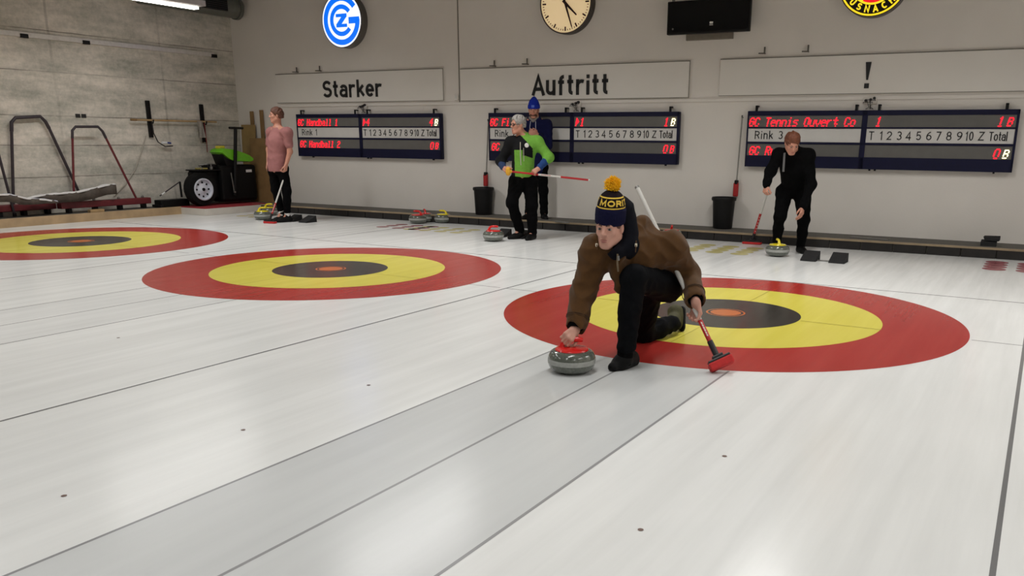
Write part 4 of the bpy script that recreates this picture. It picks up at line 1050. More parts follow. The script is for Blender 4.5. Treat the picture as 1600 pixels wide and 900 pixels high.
# ================================================================== SCULPTING TOOLS (smooth implicit shapes -> one continuous mesh)
def nrm(v): v = np.asarray(v, float); return v/np.linalg.norm(v)
def rc(a, b, ra, rb, flat=None, fs=1.0):
    """tapered limb from a to b; flat: direction in which it is thinner by fs"""
    a = np.asarray(a, float); b = np.asarray(b, float); ba = b-a; L2 = max(ba@ba, 1e-9)
    if flat is not None: flat = nrm(flat)
    def f(p):
        q = p-a
        t = np.clip((q@ba)/L2, 0, 1)
        e = q-t[:, None]*ba
        if flat is not None: e = e+np.outer((e@flat)*(1/fs-1), flat)
        return np.sqrt((e*e).sum(1))-(ra+(rb-ra)*t)
    m = max(ra, rb); f.lo = np.minimum(a, b)-m; f.hi = np.maximum(a, b)+m
    return f
def ell(c, r, R=None):
    c = np.asarray(c, float); r = np.asarray(r, float)
    def f(p):
        q = p-c
        if R is not None: q = q@R
        k0 = np.sqrt(((q/r)**2).sum(1)); k1 = np.sqrt(((q/(r*r))**2).sum(1))+1e-9
        return k0*(k0-1)/k1
    m = r.max(); f.lo = c-m; f.hi = c+m
    return f
def half(pt, n):
    pt = np.asarray(pt, float); n = nrm(n)
    f = lambda p: (p-pt)@n
    f.lo = f.hi = None
    return f
def rbox(c, r, R, bev):
    c = np.asarray(c, float); r = np.asarray(r, float)-bev
    def f(p):
        q = np.abs((p-c)@R)-r
        return np.sqrt((np.maximum(q, 0)**2).sum(1))+np.minimum(q.max(1), 0)-bev
    m = np.linalg.norm(r)+bev; f.lo = c-m; f.hi = c+m
    return f
def combine(ops, p, act=None):
    d = np.full(len(p), 9.0)
    for i, (op, k, f) in enumerate(ops):
        if act is not None and not act[i]: continue
        e = f(p)
        if op == 'u':
            if k > 0:
                h = np.maximum(k-np.abs(d-e), 0)/k; d = np.minimum(d, e)-h*h*k*0.25
            else: d = np.minimum(d, e)
        elif op == 's':
            e = -e
            h = np.maximum(k-np.abs(d-e), 0)/max(k, 1e-9); d = np.maximum(d, e)+h*h*k*0.25
        elif op == 'i':
            h = np.maximum(k-np.abs(d-e), 0)/max(k, 1e-9); d = np.maximum(d, e)+h*h*k*0.25
    return d
def wrinkle(amp, fr, seed=0):
    rs = np.random.RandomState(seed); D = rs.normal(size=(5, 3)); D /= np.linalg.norm(D, axis=1)[:, None]; ph = rs.uniform(0, 6, 5)
    def g(p):
        w = p+0.05*np.sin(p[:, [1, 2, 0]]*fr*0.35+ph[:3])
        s = 0
        for k in range(5): s = s+np.sin((w@D[k])*fr*(0.7+0.25*k)+ph[k])
        return amp*(np.abs(s)/2.2-0.6)
    return g
def sculpt(ops, h, disp=None):
    los = [f.lo for o, k, f in ops if o == 'u' and f.lo is not None]; his = [f.hi for o, k, f in ops if o == 'u' and f.hi is not None]
    lo = np.min(los, 0)-3*h; hi = np.max(his, 0)+3*h
    B = 10
    nb = np.ceil((hi-lo)/(h*B)).astype(int)+1
    n = nb*B
    V = np.full(n, 1.0, np.float32)
    bi = np.stack(np.meshgrid(*[np.arange(k) for k in nb], indexing='ij'), -1).reshape(-1, 3)
    cen = lo+(bi*B+(B-1)/2)*h
    dc = combine(ops, cen)
    Rb = h*B*0.87
    # per-shape distance at the block centres, to skip far shapes
    per = np.stack([f(cen) for o, k, f in ops], 1)
    near = np.abs(dc) < Rb*2.2+0.01
    for b, d0 in zip(bi[~near], dc[~near]):
        if d0 < 0: V[b[0]*B:(b[0]+1)*B, b[1]*B:(b[1]+1)*B, b[2]*B:(b[2]+1)*B] = -1
    og = np.stack(np.meshgrid(*[np.arange(B)]*3, indexing='ij'), -1).reshape(-1, 3)
    uni = np.array([o == 'u' for o, k, f in ops]); kk = np.array([k for o, k, f in ops])
    for b, c, pr, d0 in zip(bi[near], cen[near], per[near], dc[near]):
        mn = pr[uni].min()
        act = np.where(uni, pr < mn+2.6*Rb+kk, np.abs(pr) < 2.4*Rb+kk+0.02) | (~uni & (pr < 0))
        act |= np.array([o == 'i' for o, k, f in ops])
        p = lo+(b*B+og)*h
        d = combine(ops, p, act)
        if disp is not None: d = d+disp(p)
        V[b[0]*B:(b[0]+1)*B, b[1]*B:(b[1]+1)*B, b[2]*B:(b[2]+1)*B] = d.reshape(B, B, B)
    # surface nets
    S_ = V < 0
    n0 = S_[:-1, :-1, :-1].astype(np.int8)
    cnt = np.zeros_like(n0)
    for dx in (0, 1):
        for dy in (0, 1):
            for dz in (0, 1):
                cnt += S_[dx:n[0]-1+dx, dy:n[1]-1+dy, dz:n[2]-1+dz]
    act = (cnt > 0) & (cnt < 8)
    idx = np.argwhere(act)
    cid = np.full(act.shape, -1, np.int64); cid[act] = np.arange(len(idx))
    acc = np.zeros((len(idx), 3)); num = np.zeros(len(idx))
    cor = [(0, 0, 0), (1, 0, 0), (0, 1, 0), (1, 1, 0), (0, 0, 1), (1, 0, 1), (0, 1, 1), (1, 1, 1)]
    cv = [V[idx[:, 0]+a, idx[:, 1]+b, idx[:, 2]+c] for a, b, c in cor]
    for i in range(8):
        for j in range(i+1, 8):
            a, b = np.array(cor[i]), np.array(cor[j])
            if np.abs(a-b).sum() != 1: continue
            m = (cv[i] < 0) != (cv[j] < 0)
            t = cv[i]/(cv[i]-cv[j]+1e-12)
            pt = a+t[:, None]*(b-a)
            acc[m] += pt[m]; num[m] += 1
    verts = lo+(idx+acc/num[:, None])*h
    faces = []
    for ax in range(3):
        u, v = (ax+1) % 3, (ax+2) % 3
        sl0 = [slice(None)]*3; sl1 = [slice(None)]*3
        sl0[ax] = slice(0, n[ax]-1); sl1[ax] = slice(1, n[ax])
        A, C = S_[tuple(sl0)], S_[tuple(sl1)]
        e = np.argwhere(A != C)
        e = e[(e[:, u] > 0) & (e[:, v] > 0) & (e[:, u] < n[u]-1) & (e[:, v] < n[v]-1)]
        s = A[e[:, 0], e[:, 1], e[:, 2]]
        def q(du, dv):
            k = e.copy(); k[:, u] += du; k[:, v] += dv
            return cid[k[:, 0], k[:, 1], k[:, 2]]
        Q = np.stack([q(-1, -1), q(0, -1), q(0, 0), q(-1, 0)], 1)
        Q[~s] = Q[~s][:, ::-1]
        faces.append(Q[(Q >= 0).all(1)])
    return verts, np.concatenate(faces)
def sculpt_obj(name, ops, h, mats, parent, disp=None, fm=None):
    v, f = sculpt(ops, h, disp)
    c = v[f].mean(1)
    return rawmesh(name, v, f, mats, parent, smooth=True, fm=None if fm is None else fm(c), world=True)

# ------------------------------------------------------------------ anatomy
class Fr:
    """head frame: x = person's left, y = face direction, z = up"""
    def __init__(s, c, fwd, up=(0, 0, 1), sc=1.0):
        s.c = np.asarray(c, float); y = nrm(fwd); x = nrm(np.cross(y, up)); x = -x; z = np.cross(x, y)
        if z@np.asarray(up, float) < 0: z = -z
        s.R = np.stack([x, y, z], 1); s.sc = sc
        if np.linalg.det(s.R) < 0: s.R[:, 0] *= -1
    def p(s, *q): return s.c+s.R@(np.array(q, float)*s.sc)
    def E(s, c, r): return ell(s.p(*c), np.array(r)*s.sc, s.R)
    def C(s, a, b, ra, rb): return rc(s.p(*a), s.p(*b), ra*s.sc, rb*s.sc)
def head_ops(F, ears=True):
    o = [('u', 0, F.E((0, -.014, .032), (.074, .094, .086))), ('u', .035, F.E((0, .016, -.04), (.058, .070, .076))),
         ('u', .025, F.E((0, .062, -.100), (.024, .019, .019)))]
    for s in (-1, 1):
        o += [('u', .03, F.C((s*.050, -.01, -.058), (s*.020, .056, -.100), .020, .017)),
              ('u', .022, F.E((s*.040, .054, -.024), (.020, .017, .018)))]
    o += [('u', .02, F.C((-.034, .074, .020), (.034, .074, .020), .012, .012))]
    for s in (-1, 1): o += [('s', .012, F.E((s*.031, .096, .001), (.019, .015, .011)))]
    o += [('u', .010, F.C((0, .084, .010), (0, .103, -.025), .0075, .0112))]
    for s in (-1, 1): o += [('u', .008, F.E((s*.011, .093, -.029), (.008, .010, .007)))]
    o += [('u', .008, F.E((0, .084, -.062), (.024, .011, .008))), ('u', .006, F.E((0, .083, -.073), (.021, .011, .008)))]
    if ears:
        for s in (-1, 1): o += [('u', .008, F.E((s*.077, -.012, -.006), (.010, .019, .031)))]
    return o
def face_parts(F, body, m_brow, m_lip, m_iris, h=0.0022):
    """eyes, eyebrows and lips as parts of the person"""
    white = mat('eye_white', (150, 142, 136), 0.35, var=0.02)
    for s in (-1, 1):
        v, f = sculpt([('u', 0, F.E((s*.031, .0755, .001), (.0130, .0122, .0074)))], h)
        c = (v[f].mean(1)-F.p(s*.031, .0755, .001))@F.R
        fm = (np.hypot(c[:, 0]+0.002, c[:, 2]) < 0.0066).astype(int)
        rawmesh('eye', v, f, [white, m_iris], body, smooth=True, fm=fm, world=True)
        sculpt_obj('eyebrow', [('u', .004, F.C((s*.014, .088, .020), (s*.032, .086, .026), .0036, .0036)), ('u', .004, F.C((s*.032, .086, .026), (s*.048, .074, .021), .0036, .002))], h, m_brow, body)
    sculpt_obj('lips', [('u', .003, F.E((0, .0862, -.0625), (.0225, .0105, .0050))), ('u', .002, F.E((0, .0855, -.0725), (.019, .0105, .0060)))], h, m_lip, body)
def hand_ops(W, Fd, N, T, curl, thumb, sc=1.0):
    """W wrist, Fd finger direction, N back of the hand, T thumb side; curl: per finger three bends (deg); thumb: (dir, dir, dir) in (Fd,T,N)"""
    W = np.asarray(W, float); Fd = nrm(Fd); N = nrm(N-Fd*(np.asarray(N, float)@Fd)); T = nrm(T-Fd*(np.asarray(T, float)@Fd)-N*(np.asarray(T, float)@N))
    P = lambda f, t, n: W+sc*(f*Fd+t*T+n*N)
    o = [('u', 0, rc(P(-.01, 0, 0), P(.012, 0, 0), .026*sc, .026*sc, N, .75)),
         ('u', .015, rc(P(.01, .014, 0), P(.083, .026, 0), .018*sc, .0145*sc)), ('u', .012, rc(P(.01, 0, 0), P(.086, .004, .001), .018*sc, .0145*sc)),
         ('u', .012, rc(P(.01, -.012, 0), P(.080, -.026, 0), .018*sc, .013*sc))]
    for i in range(4):
        b = P(.084-(.006 if i == 3 else 0)-(.002 if i == 0 else 0), .030-.0192*i, 0)
        ln = np.array([.043, .027, .022])*[1, 1.09, 1.02, .82][i]*sc
        a = 0.0; p = b; r = [.0092, .0086, .0078, .0070]
        cu = curl[i] if np.ndim(curl) > 1 else curl
        for k in range(3):
            a += math.radians(cu[k]); d = Fd*math.cos(a)-N*math.sin(a)+T*(0.05*(1.5-i) if k == 0 else 0)
            q = p+nrm(d)*ln[k]
            o.append(('u', .006 if k else .008, rc(p, q, r[k]*sc, r[k+1]*sc))); p = q
    p = P(.022, .022, -.006); r = [.0135, .0112, .0100, .0085]
    for k, (l, d) in enumerate(zip((.040, .033, .026), thumb)):
        q = p+nrm(d[0]*Fd+d[1]*T+d[2]*N)*l*sc
        o.append(('u', .010 if k == 0 else .005, rc(p, q, r[k]*sc, r[k+1]*sc))); p = q
    return o
def limb(pts, rs, k=0.02, first_k=None):
    return [('u', (first_k if (i == 0 and first_k is not None) else k), rc(pts[i], pts[i+1], rs[i], rs[i+1])) for i in range(len(pts)-1)]
def shoe_ops(heel, toe, ankle, up, sole_n=None, w=1.0):
    """heel, toe: ends of the sole on the ground; up: sole normal"""
    heel, toe, ankle, up = map(lambda q: np.asarray(q, float), (heel, toe, ankle, up)); up = nrm(up)
    d = nrm(toe-heel); L = np.linalg.norm(toe-heel); x = np.cross(d, up)
    o = [('u', 0, rc(heel+d*.04+up*.034, toe-d*.032+up*.018, .037*w, .030*w)), ('u', .02, rc(heel+d*.035+up*.02, toe-d*.085+up*.014, .034*w, .044*w)),
         ('u', .03, rc(heel+d*.09+up*.055, heel+d*.16+up*.036, .042*w, .036*w)),
         ('u', .03, rc(heel+d*.05+up*.05, ankle, .042*w, .046*w)), ('i', .006, half(heel, -up))]
    return o

# ------------------------------------------------------------------ materials of people
M_SKIN = mat('skin', (196, 146, 128), 0.5, var=0.06, scale=25)
M_SKIN2 = mat('ruddy_skin', (190, 134, 112), 0.5, var=0.08, scale=25)
M_LIP = mat('lips', (158, 92, 86), 0.45, var=0.04)
M_IRIS = mat('dark_iris', (40, 34, 34), 0.25)
M_BROWB = mat('brown_brow', (84, 60, 46), 0.8)
M_GREYH = mat('grey_hair', (156, 152, 148), 0.7, var=0.3, scale=70, bump=0.6, bscale=120)
M_BROWH = mat('brown_hair', (92, 56, 40), 0.6, var=0.3, scale=60, bump=0.6, bscale=120)
M_REDH = mat('auburn_hair', (104, 56, 32), 0.6, var=0.3, scale=60, bump=0.6, bscale=120)
M_BLKC = mat('black_cloth', (8, 8, 9), 0.95, spec=0.08, var=0.2, scale=40, bump=0.15, bscale=300)
M_SHOE = mat('black_shoe', (7, 7, 8), 0.6, spec=0.18, var=0.15)

# ================================================================== THE KNEELING PLAYER
AD = at_depth
UPV = np.array([0, 0, 1.0])
CRH = nrm([CR[0], CR[1], 0]); CFH = nrm([CF[0], CF[1], 0])     # horizontal right / away from the camera
pl = thing('person', (0.0, -1.7, 0.0), 'person kneeling in a brown jacket and dark bobble hat, sliding a red handled stone', 'person')
NECK = AD(982, 370, 5.14); RS, LS = AD(932, 394, 5.12), AD(1048, 386, 5.22)
CH = AD(990, 398, 5.24); PEL = AD(1026, 436, 5.52)
RE, RW = AD(912, 456, 5.16), AD(899, 514, 5.08)
LE, LW = AD(1075, 428, 5.38), AD(1087, 471, 5.17)
LH, LK, LA = AD(1040, 444, 5.44), AD(990, 434, 5.04), AD(976, 556, 5.14)
RH, RK, RA = AD(1012, 446, 5.56), AD(1004, 521, 5.86), AD(1050, 506, 6.08)
LHEEL, LTOE = bp(993, 569, 'z', 0), bp(953, 581, 'z', 0)
HF = nrm([0.10, -1.0, -0.10])
F1 = Fr(AD(952, 354.5, 4.99), HF, (0.02, 0, 1), 1.0)
# --- hands
ST_C = FRONT_ST+np.array([0, 0, 0.201])
HA = np.array([math.cos(math.radians(22)), math.sin(math.radians(22)), 0])
Wr = RW
K = ST_C-HA*0.01+np.array([0, 0, 0.020])+np.array([0.0, -0.02, 0])
Fd = nrm(K-Wr); Nn = np.array([0.45, -0.9, 0.15])
hr = hand_ops(Wr, Fd, Nn, HA, [(62, 62, 40), (66, 66, 40), (66, 66, 40), (62, 66, 40)], [(.55, .75, -.2), (.85, .2, -.45), (.6, -.3, -.7)])
BD = nrm(BT-BH)
sh = BH+(BT-BH)*.30                                          # where the left hand meets the shaft
Wl = LW
Nl = nrm(CR*0.55+CF*0.75)
Fl = nrm(sh+Nl*.024-LW)
hl = hand_ops(Wl, Fl, Nl, CR*0.7-CF*0.5, [(50, 56, 40), (56, 60, 42), (58, 62, 42), (58, 62, 40)], [(.7, .5, -.4), (.8, .1, -.6), (.6, -.3, -.7)])
body = head_ops(F1)
body += [('u', .03, rc(F1.p(0, -.02, -.06), NECK, .056, .062)), ('u', .05, rc(NECK, CH, .06, .12)), ('u', .05, rc(CH, PEL, .12, .12))]
body += limb([NECK, RS, RE, RW], [.06, .062, .040, .027], .03)+limb([NECK, LS, LE, LW], [.06, .062, .040, .027], .03)
body += limb([PEL, LH, LK, LA], [.10, .085, .055, .04], .03)+limb([PEL, RH, RK, RA], [.10, .085, .055, .04], .03)
body += [('u', .03, rc(LA, LTOE+(LHEEL-LTOE)*.35+UPV*.03, .036, .028))]
body += [('u', .012, hr[0][2])]+hr[1:]+[('u', .012, hl[0][2])]+hl[1:]
bod = sculpt_obj('body', body, 0.0042, M_SKIN, pl)
face_parts(F1, pl, M_BROWB, M_LIP, M_IRIS)
# short hair at the temple under the hat
sculpt_obj('hair', [('u', 0, F1.E((0, -.018, .03), (.080, .098, .090))), ('s', .005, F1.E((0, .115, -.02), (.096, .098, .145))), ('i', .004, half(F1.p(0, 0, -.012), F1.R@np.array([0, 0.25, -1.0]))), ('i', .003, half(F1.p(0, 0, .05), F1.R@np.array([0, 0, 1.0])))], .005, M_BROWH, pl)

# --- brown jacket
M_JACK = mat('brown_canvas', (78, 52, 25), 0.92, spec=0.2, var=0.14, scale=22, bump=0.25, bscale=260, sheen=0.1)
M_JIN = mat('black_jacket_lining', (10, 10, 10), 0.9, spec=0.2)
M_RIB = mat('black_rib_knit', (7, 7, 8), 0.95, spec=0.08, bump=0.3, bscale=200)
M_NAVYK = mat('navy_knit', (12, 13, 46), 0.95, spec=0.2, var=0.15, scale=80, bump=0.5, bscale=260)
M_HOODY = mat('navy_hood_cloth', (9, 10, 18), 0.95, spec=0.15, var=0.1, scale=60, bump=0.2, bscale=200)
RC_, LC_ = RE+(RW-RE)*.90, LE+(LW-LE)*.90                     # ends of the sleeves
jack = [('u', 0, rc(CH, CH+(PEL-CH)*.75, .150, .150)), ('u', .06, rc(RS, LS, .088, .088)), ('u', .06, rc(NECK+UPV*-.02, CH, .095, .15)),
        ('u', .07, rc(RS, CH, .09, .12)), ('u', .07, rc(LS, CH, .085, .12))]
jack += limb([RS, RE, RC_], [.094, .074, .066], .045)+limb([LS, LE, LC_], [.088, .070, .064], .045)
# front flap that hangs open beside the knee
jack += [('u', .03, rc(AD(964, 410, 5.07), AD(969, 452, 5.10), .060, .034))]
# hood of the jacket round the neck
jack += [('u', .04, rc(AD(1004, 352, 5.20), AD(1012, 380, 5.22), .060, .075)), ('u', .03, rc(AD(1000, 350, 5.16), AD(972, 394, 5.02), .036, .030)), ('u', .03, rc(AD(934, 374, 5.04), AD(966, 398, 5.01), .036, .030))]
jack += [('s', .01, rc(AD(975, 335, 5.02), AD(966, 384, 5.03), .085, .062)),
         ('i', .006, half(RC_, RC_-RE)) if False else ('u', 0, rc(RC_, RC_, .02, .02))]
# open ends of the sleeves
jack += [('s', .004, rc(RC_-nrm(RC_-RE)*.0, RC_+nrm(RC_-RE)*.10, .048, .075)), ('s', .004, rc(LC_, LC_+nrm(LC_-LE)*.10, .048, .075))]
sculpt_obj('jacket', jack, 0.0065, M_JACK, pl, wrinkle(.0085, 34, 5))
# seams, cuffs, zip, drawstring
for e, c, r in ((RE, RC_, .0685), (LE, LC_, .0685)):
    d = nrm(c-e)
    sculpt_obj('cuff', [('u', 0, rc(c-d*.012, c+d*.022, .050, .044)), ('s', .003, rc(c+d*.02, c+d*.06, .030, .03)), ('i', .003, half(c+d*.022, d))], .005, M_RIB, pl)
    x, y, z = frame(d); b = MB()
    for off in (-.055, -.045):
        b.tube([c+d*off+(x*math.cos(a)+y*math.sin(a))*(r+.0035+.1*0) for a in np.linspace(0, 2*PI, 33)], .0022, 6, cap=False)
    b.build('sleeve_seam', mat('dark_brown_seam', (66, 44, 24), 0.9), pl, smooth=True, world=True)
z0, z1 = AD(965, 397, 4.93), AD(966, 424, 4.98)
b = MB(); b.tube([z0, (z0+z1)/2+np.array([0, -.008, 0]), z1], .006, 8); b.build('zip', mat('dull_zip_metal', (116, 100, 78), 0.4, 0.6), pl, world=True)
b = MB(); b.tube([AD(966, 400, 4.92), AD(966.5, 407, 4.92)], .007, 8); b.build('zip_pull', M_STEEL, pl, world=True)
for (a, c) in (((994, 376, 4.99), (993, 394, 4.98)), ((932, 377, 4.99), (933, 390, 4.97))):
    P0, P1 = AD(*a), AD(*c)
    b = MB(); b.tube([P0, (P0+P1)/2-CF*.006, P1], .0028, 6); b.build('drawstring', M_JACK, pl, world=True)
    MB().lathe([(.006, 0), (.008, .006), (.007, .018), (.003, .022)], 10, P0+(P1-P0)*.25-CF*.004, (0, 0, -1)).build('cord_lock', mat('pale_cord_lock', (206, 196, 176), 0.4), pl, smooth=True, world=True)
# navy hood worn up behind the hat, wrapped under the chin
hood = [('u', 0, rc(AD(968, 330, 5.08), AD(978, 382, 5.10), .094, .088)), ('u', .04, rc(AD(978, 388, 5.06), AD(962, 395, 4.98), .062, .036)), ('u', .03, rc(AD(962, 395, 4.98), AD(938, 380, 5.01), .034, .032)),
        ('s', .012, F1.E((0.0, .045, -.045), (.073, .100, .105)))]
sculpt_obj('hood', hood, .006, M_HOODY, pl, wrinkle(.004, 40, 8))

# --- trousers
M_JEAN = mat('dark_navy_denim', (8, 9, 12), 0.9, spec=0.1, var=0.25, scale=30, bump=0.2, bscale=300)
LB, RB = LA+(LK-LA)*.13, RA+(RK-RA)*.0
tro = [('u', 0, rc(PEL, LH, .135, .118)), ('u', .05, rc(PEL, RH, .135, .11))]
tro += limb([LH, LK], [.110, .078], .04)+limb([LK, LK+(LB-LK)*.45, LB], [.078, .068, .062], .025)
tro += limb([RH, RK], [.105, .076], .04)+limb([RK, RK+(RB-RK)*.5, RB+(RB-RK)*.02], [.078, .070, .060], .03)
tro += [('i', .006, half((0, 0, .004), (0, 0, -1)))]
sculpt_obj('trousers', tro, .0065, M_JEAN, pl, wrinkle(.007, 38, 11))
# --- shoes
sculpt_obj('sock', limb([LA-UPV*.03, LA+(LK-LA)*.17], [.049, .051], 0), .006, M_RIB, pl)
sculpt_obj('shoe', shoe_ops(LHEEL+UPV*.004, LTOE+UPV*.004, LA+UPV*-.02, UPV, w=1.12), .005, M_SHOE, pl)
b = MB()
hd = nrm(LTOE-LHEEL); sx = np.cross(hd, UPV)
for k in range(4):
    c = LHEEL+hd*(.115+.028*k)+UPV*(.098-.012*k); b.tube([c-sx*.026, c+UPV*.006, c+sx*.026], .0032, 6)
b.build('shoelaces', M_HOODY, pl, smooth=True, world=True)
# trailing shoe stands on its toe, sole to the back
M_OLV = mat('olive_shoe_cloth', (58, 56, 26), 0.8, var=0.25, scale=40)
TOE2 = bp(1066, 517, 'z', 0.004); HEEL2 = AD(1066, 484, 6.24)
sd = nrm(HEEL2-TOE2); so = nrm(CR*0.85+CF*0.45+UPV*.1); so = nrm(so-sd*(so@sd))
b0 = RA
sho = [('u', 0, rc(HEEL2-so*.045-sd*.02, TOE2-so*.045+sd*.045, .046, .042)), ('u', .03, rc(b0, HEEL2-so*.06-sd*.06, .052, .050)), ('u', .02, rc(TOE2-so*.05+sd*.05, TOE2-so*.07+sd*.14, .04, .05)), ('i', .006, half(HEEL2-so*.002, so)), ('i', .004, half((0, 0, .003), (0, 0, -1)))]
sculpt_obj('shoe', sho, .005, [M_OLV], pl)
so2 = [('u', 0, rc(HEEL2-so*.004-sd*.02, TOE2-so*.004+sd*.03, .046, .043)), ('i', .003, half(HEEL2+so*.004, so)), ('i', .003, half(HEEL2-so*.014, -so)), ('i', .004, half((0, 0, .003), (0, 0, -1)))]
sculpt_obj('shoe_sole', so2, .005, M_SHOE, pl)

# --- bobble hat
M_HATD = mat('dark_maroon_knit', (24, 13, 18), 0.95, spec=0.2, var=0.15, scale=80, bump=0.5, bscale=260)
M_YARN = mat('yellow_yarn', (222, 186, 70), 0.9, var=0.1, scale=60)
M_POM = mat('yellow_pompom_yarn', (246, 190, 18), 0.95, var=0.12, scale=60)
HR = F1.R; HO = F1.p(0, -.010, .018)
tilt = Matrix.Rotation(math.radians(-4), 3, 'Y')
Mh = np.eye(4); Mh[:3, :3] = HR@np.array(tilt); Mh[:3, 3] = HO
HLOC = Vector((HO-np.array(pl.location)).tolist()); HROT = Matrix(Mh[:3, :3].tolist()).to_euler()
def hat_r(z):
    pr = [(0, .088), (.010, .098), (.05, .100), (.085, .099), (.097, .096), (.102, .090), (.13, .087), (.155, .079), (.175, .066), (.190, .048), (.200, .026), (.204, .001)]
    return float(np.interp(z, [p[0] for p in pr], [p[1] for p in pr]))
EX, EY = .90, 1.06
def hat_lathe(z0, z1, n, off, name, m, parent, folds=True):
    v = []; f = []; N = 72
    for i in range(n+1):
        z = z0+(z1-z0)*i/n; r = hat_r(z)+off
        for k in range(N):
            a = 2*PI*k/N; rr = r+(.0012*math.cos(36*a) if folds else 0); v.append((rr*EX*math.cos(a), rr*EY*math.sin(a), z))
    f = [(i*N+k, i*N+(k+1) % N, (i+1)*N+(k+1) % N, (i+1)*N+k) for i in range(n) for k in range(N)]
    return rawmesh(name, v, f, m, parent, smooth=True)
hat = hat_lathe(0, .100, 14, 0, 'hat', M_NAVYK, pl); hat.location = HLOC; hat.rotation_euler = HROT; tag(hat, 'navy folded brim of the hat')
hat_lathe(.100, .204, 18, 0, 'crown', M_HATD, hat)
for zz in (.106, .166): 
    hat_lathe(zz-.0035, zz+.0035, 2, .0022, 'yellow_stripe', M_YARN, hat, False)
v, f = stroke_text('ST MORITZ', .037, .24, sx=1.7, gap=.30)
xO = (GLYPH['S'][0]+GLYPH['T'][0]+GLYPH[' '][0]+GLYPH['M'][0]+.30*4+GLYPH['O'][0]/2)
v3, _ = stroke_text('ST M', .037, .24, sx=1.7, gap=.30)
# widths are scaled inside the letters only, so measure the O where it was drawn
v4, _ = stroke_text('ST MO', .037, .24, sx=1.7, gap=.30)
xO = (v3[:, 0].max()+v4[:, 0].max())/2+.006
v2 = []
for x, y, z in v:
    a = -math.radians(24)-(x-xO)/.088; zz = .1175+z; r = hat_r(zz)+.0006-y*.8
    v2.append((-r*EX*math.sin(-a)*1.0, r*EY*math.cos(a), zz))
v2 = np.array(v2)
rawmesh('hat_lettering', v2, f, M_YARN, hat)
rs = np.random.RandomState(4); b = MB()
pc = np.array([0, 0, .232]); bm = bmesh.new(); bmesh.ops.create_icosphere(bm, subdivisions=3, radius=.034); bm.verts.index_update()
b.add([np.array(q.co)*(1+.08*rs.normal())+pc for q in bm.verts], [[q.index for q in fc.verts] for fc in bm.faces]); bm.free()
for k in range(900):
    d = nrm(rs.normal(size=3)); L = .046*(1+.10*rs.normal()); p0 = pc+d*.026; p1 = pc+d*L+rs.normal(size=3)*.003
    x, y, z = frame(d); w_ = .0028
    b.add([p0+x*w_, p0-x*w_*.5+y*w_*.87, p0-x*w_*.5-y*w_*.87, p1+x*w_*.7, p1-x*w_*.35+y*w_*.6, p1-x*w_*.35-y*w_*.6], [(0, 1, 4, 3), (1, 2, 5, 4), (2, 0, 3, 5), (3, 4, 5)])
b.build('pompom', M_POM, hat)

# ================================================================== THE OTHER PLAYERS
def figure(g, label, J, fwd, mats, hair=None, hsc=1.0, hands=None, H=0.0075, headup=(0, 0, 1), ext=None, feet=None, hgt=None, neck_r=.054, arms=(.048, .039, .028), head=True):
    """J: joints {neck, ls, le, lw, rs, re, rw, pel, lh, lk, la, rh, rk, ra, head}; g: ground point"""
    t = thing('person', g, label, 'person')
    F = Fr(J['head'], fwd, headup, hsc)
    ch = J.get('chest', J['neck']+(J['pel']-J['neck'])*.38)
    o = head_ops(F)
    o += [('u', .03, rc(F.p(0, -.02, -.06), J['neck'], neck_r, .06)), ('u', .05, rc(J['neck'], ch, .065, .12)), ('u', .05, rc(ch, J['pel'], .12, .115))]
    for s in 'lr':
        o += limb([J['neck'], J[s+'s'], J[s+'e'], J[s+'w']], [.06, arms[0]+.012, arms[1]+.002, arms[2]], .03)
        o += limb([J['pel'], J[s+'h'], J[s+'k'], J[s+'a']], [.10, .085, .055, .04], .03)
        o += [('u', .03, rc(J[s+'a'], feet[s][0]+(feet[s][1]-feet[s][0])*.6+UPV*.035, .034, .022))]
    for hnd in hands: o += [('u', .012, hnd[0][2])]+hnd[1:]
    sculpt_obj('body', o, H*.72, mats['skin'], t)
    face_parts(F, t, mats['brow'], M_LIP, M_IRIS, .003)
    return t, F, ch
def trousers(t, J, m, hem=.0, r=(.132, .108, .076, .066, .062), wr=.006, H=.0085, seed=3, gz=0.0):
    o = [('u', 0, rc(J['pel']+UPV*.10, J['pel'], r[0]*.95, r[0], CFH, .85))]
    for s in 'lr':
        e = J[s+'a']+(J[s+'k']-J[s+'a'])*hem
        o += limb([J['pel']+(J[s+'h']-J['pel'])*.6, J[s+'h'], J[s+'k'], J[s+'k']*.5+e*.5, e], [r[0]*.9, r[1], r[2], r[3], r[4]], .035)
    o += [('i', .004, half((0, 0, gz+.012), (0, 0, -1)))]
    return sculpt_obj('trousers', o, H, m, t, wrinkle(wr, 36, seed))
def shoes(t, J, feet, m=None, H=.0065, w=1.05, sock=True):
    for s in 'lr':
        if sock: sculpt_obj('sock', limb([J[s+'a']-UPV*.03, J[s+'a']+(J[s+'k']-J[s+'a'])*.13], [.046, .047], 0), .007, M_BLKC, t)
        h, e = feet[s]; sculpt_obj('shoe', shoe_ops(h+UPV*.003, e+UPV*.003, J[s+'a']+UPV*.0, UPV, w=w), H, m or M_SHOE, t)
def G(px, py, z=0.0):
    q = bp(px, py, 'z', z); q[2] = z; return q
THUMB = [(.7, .65, -.2), (.9, .3, -.3), (.95, .0, -.35)]

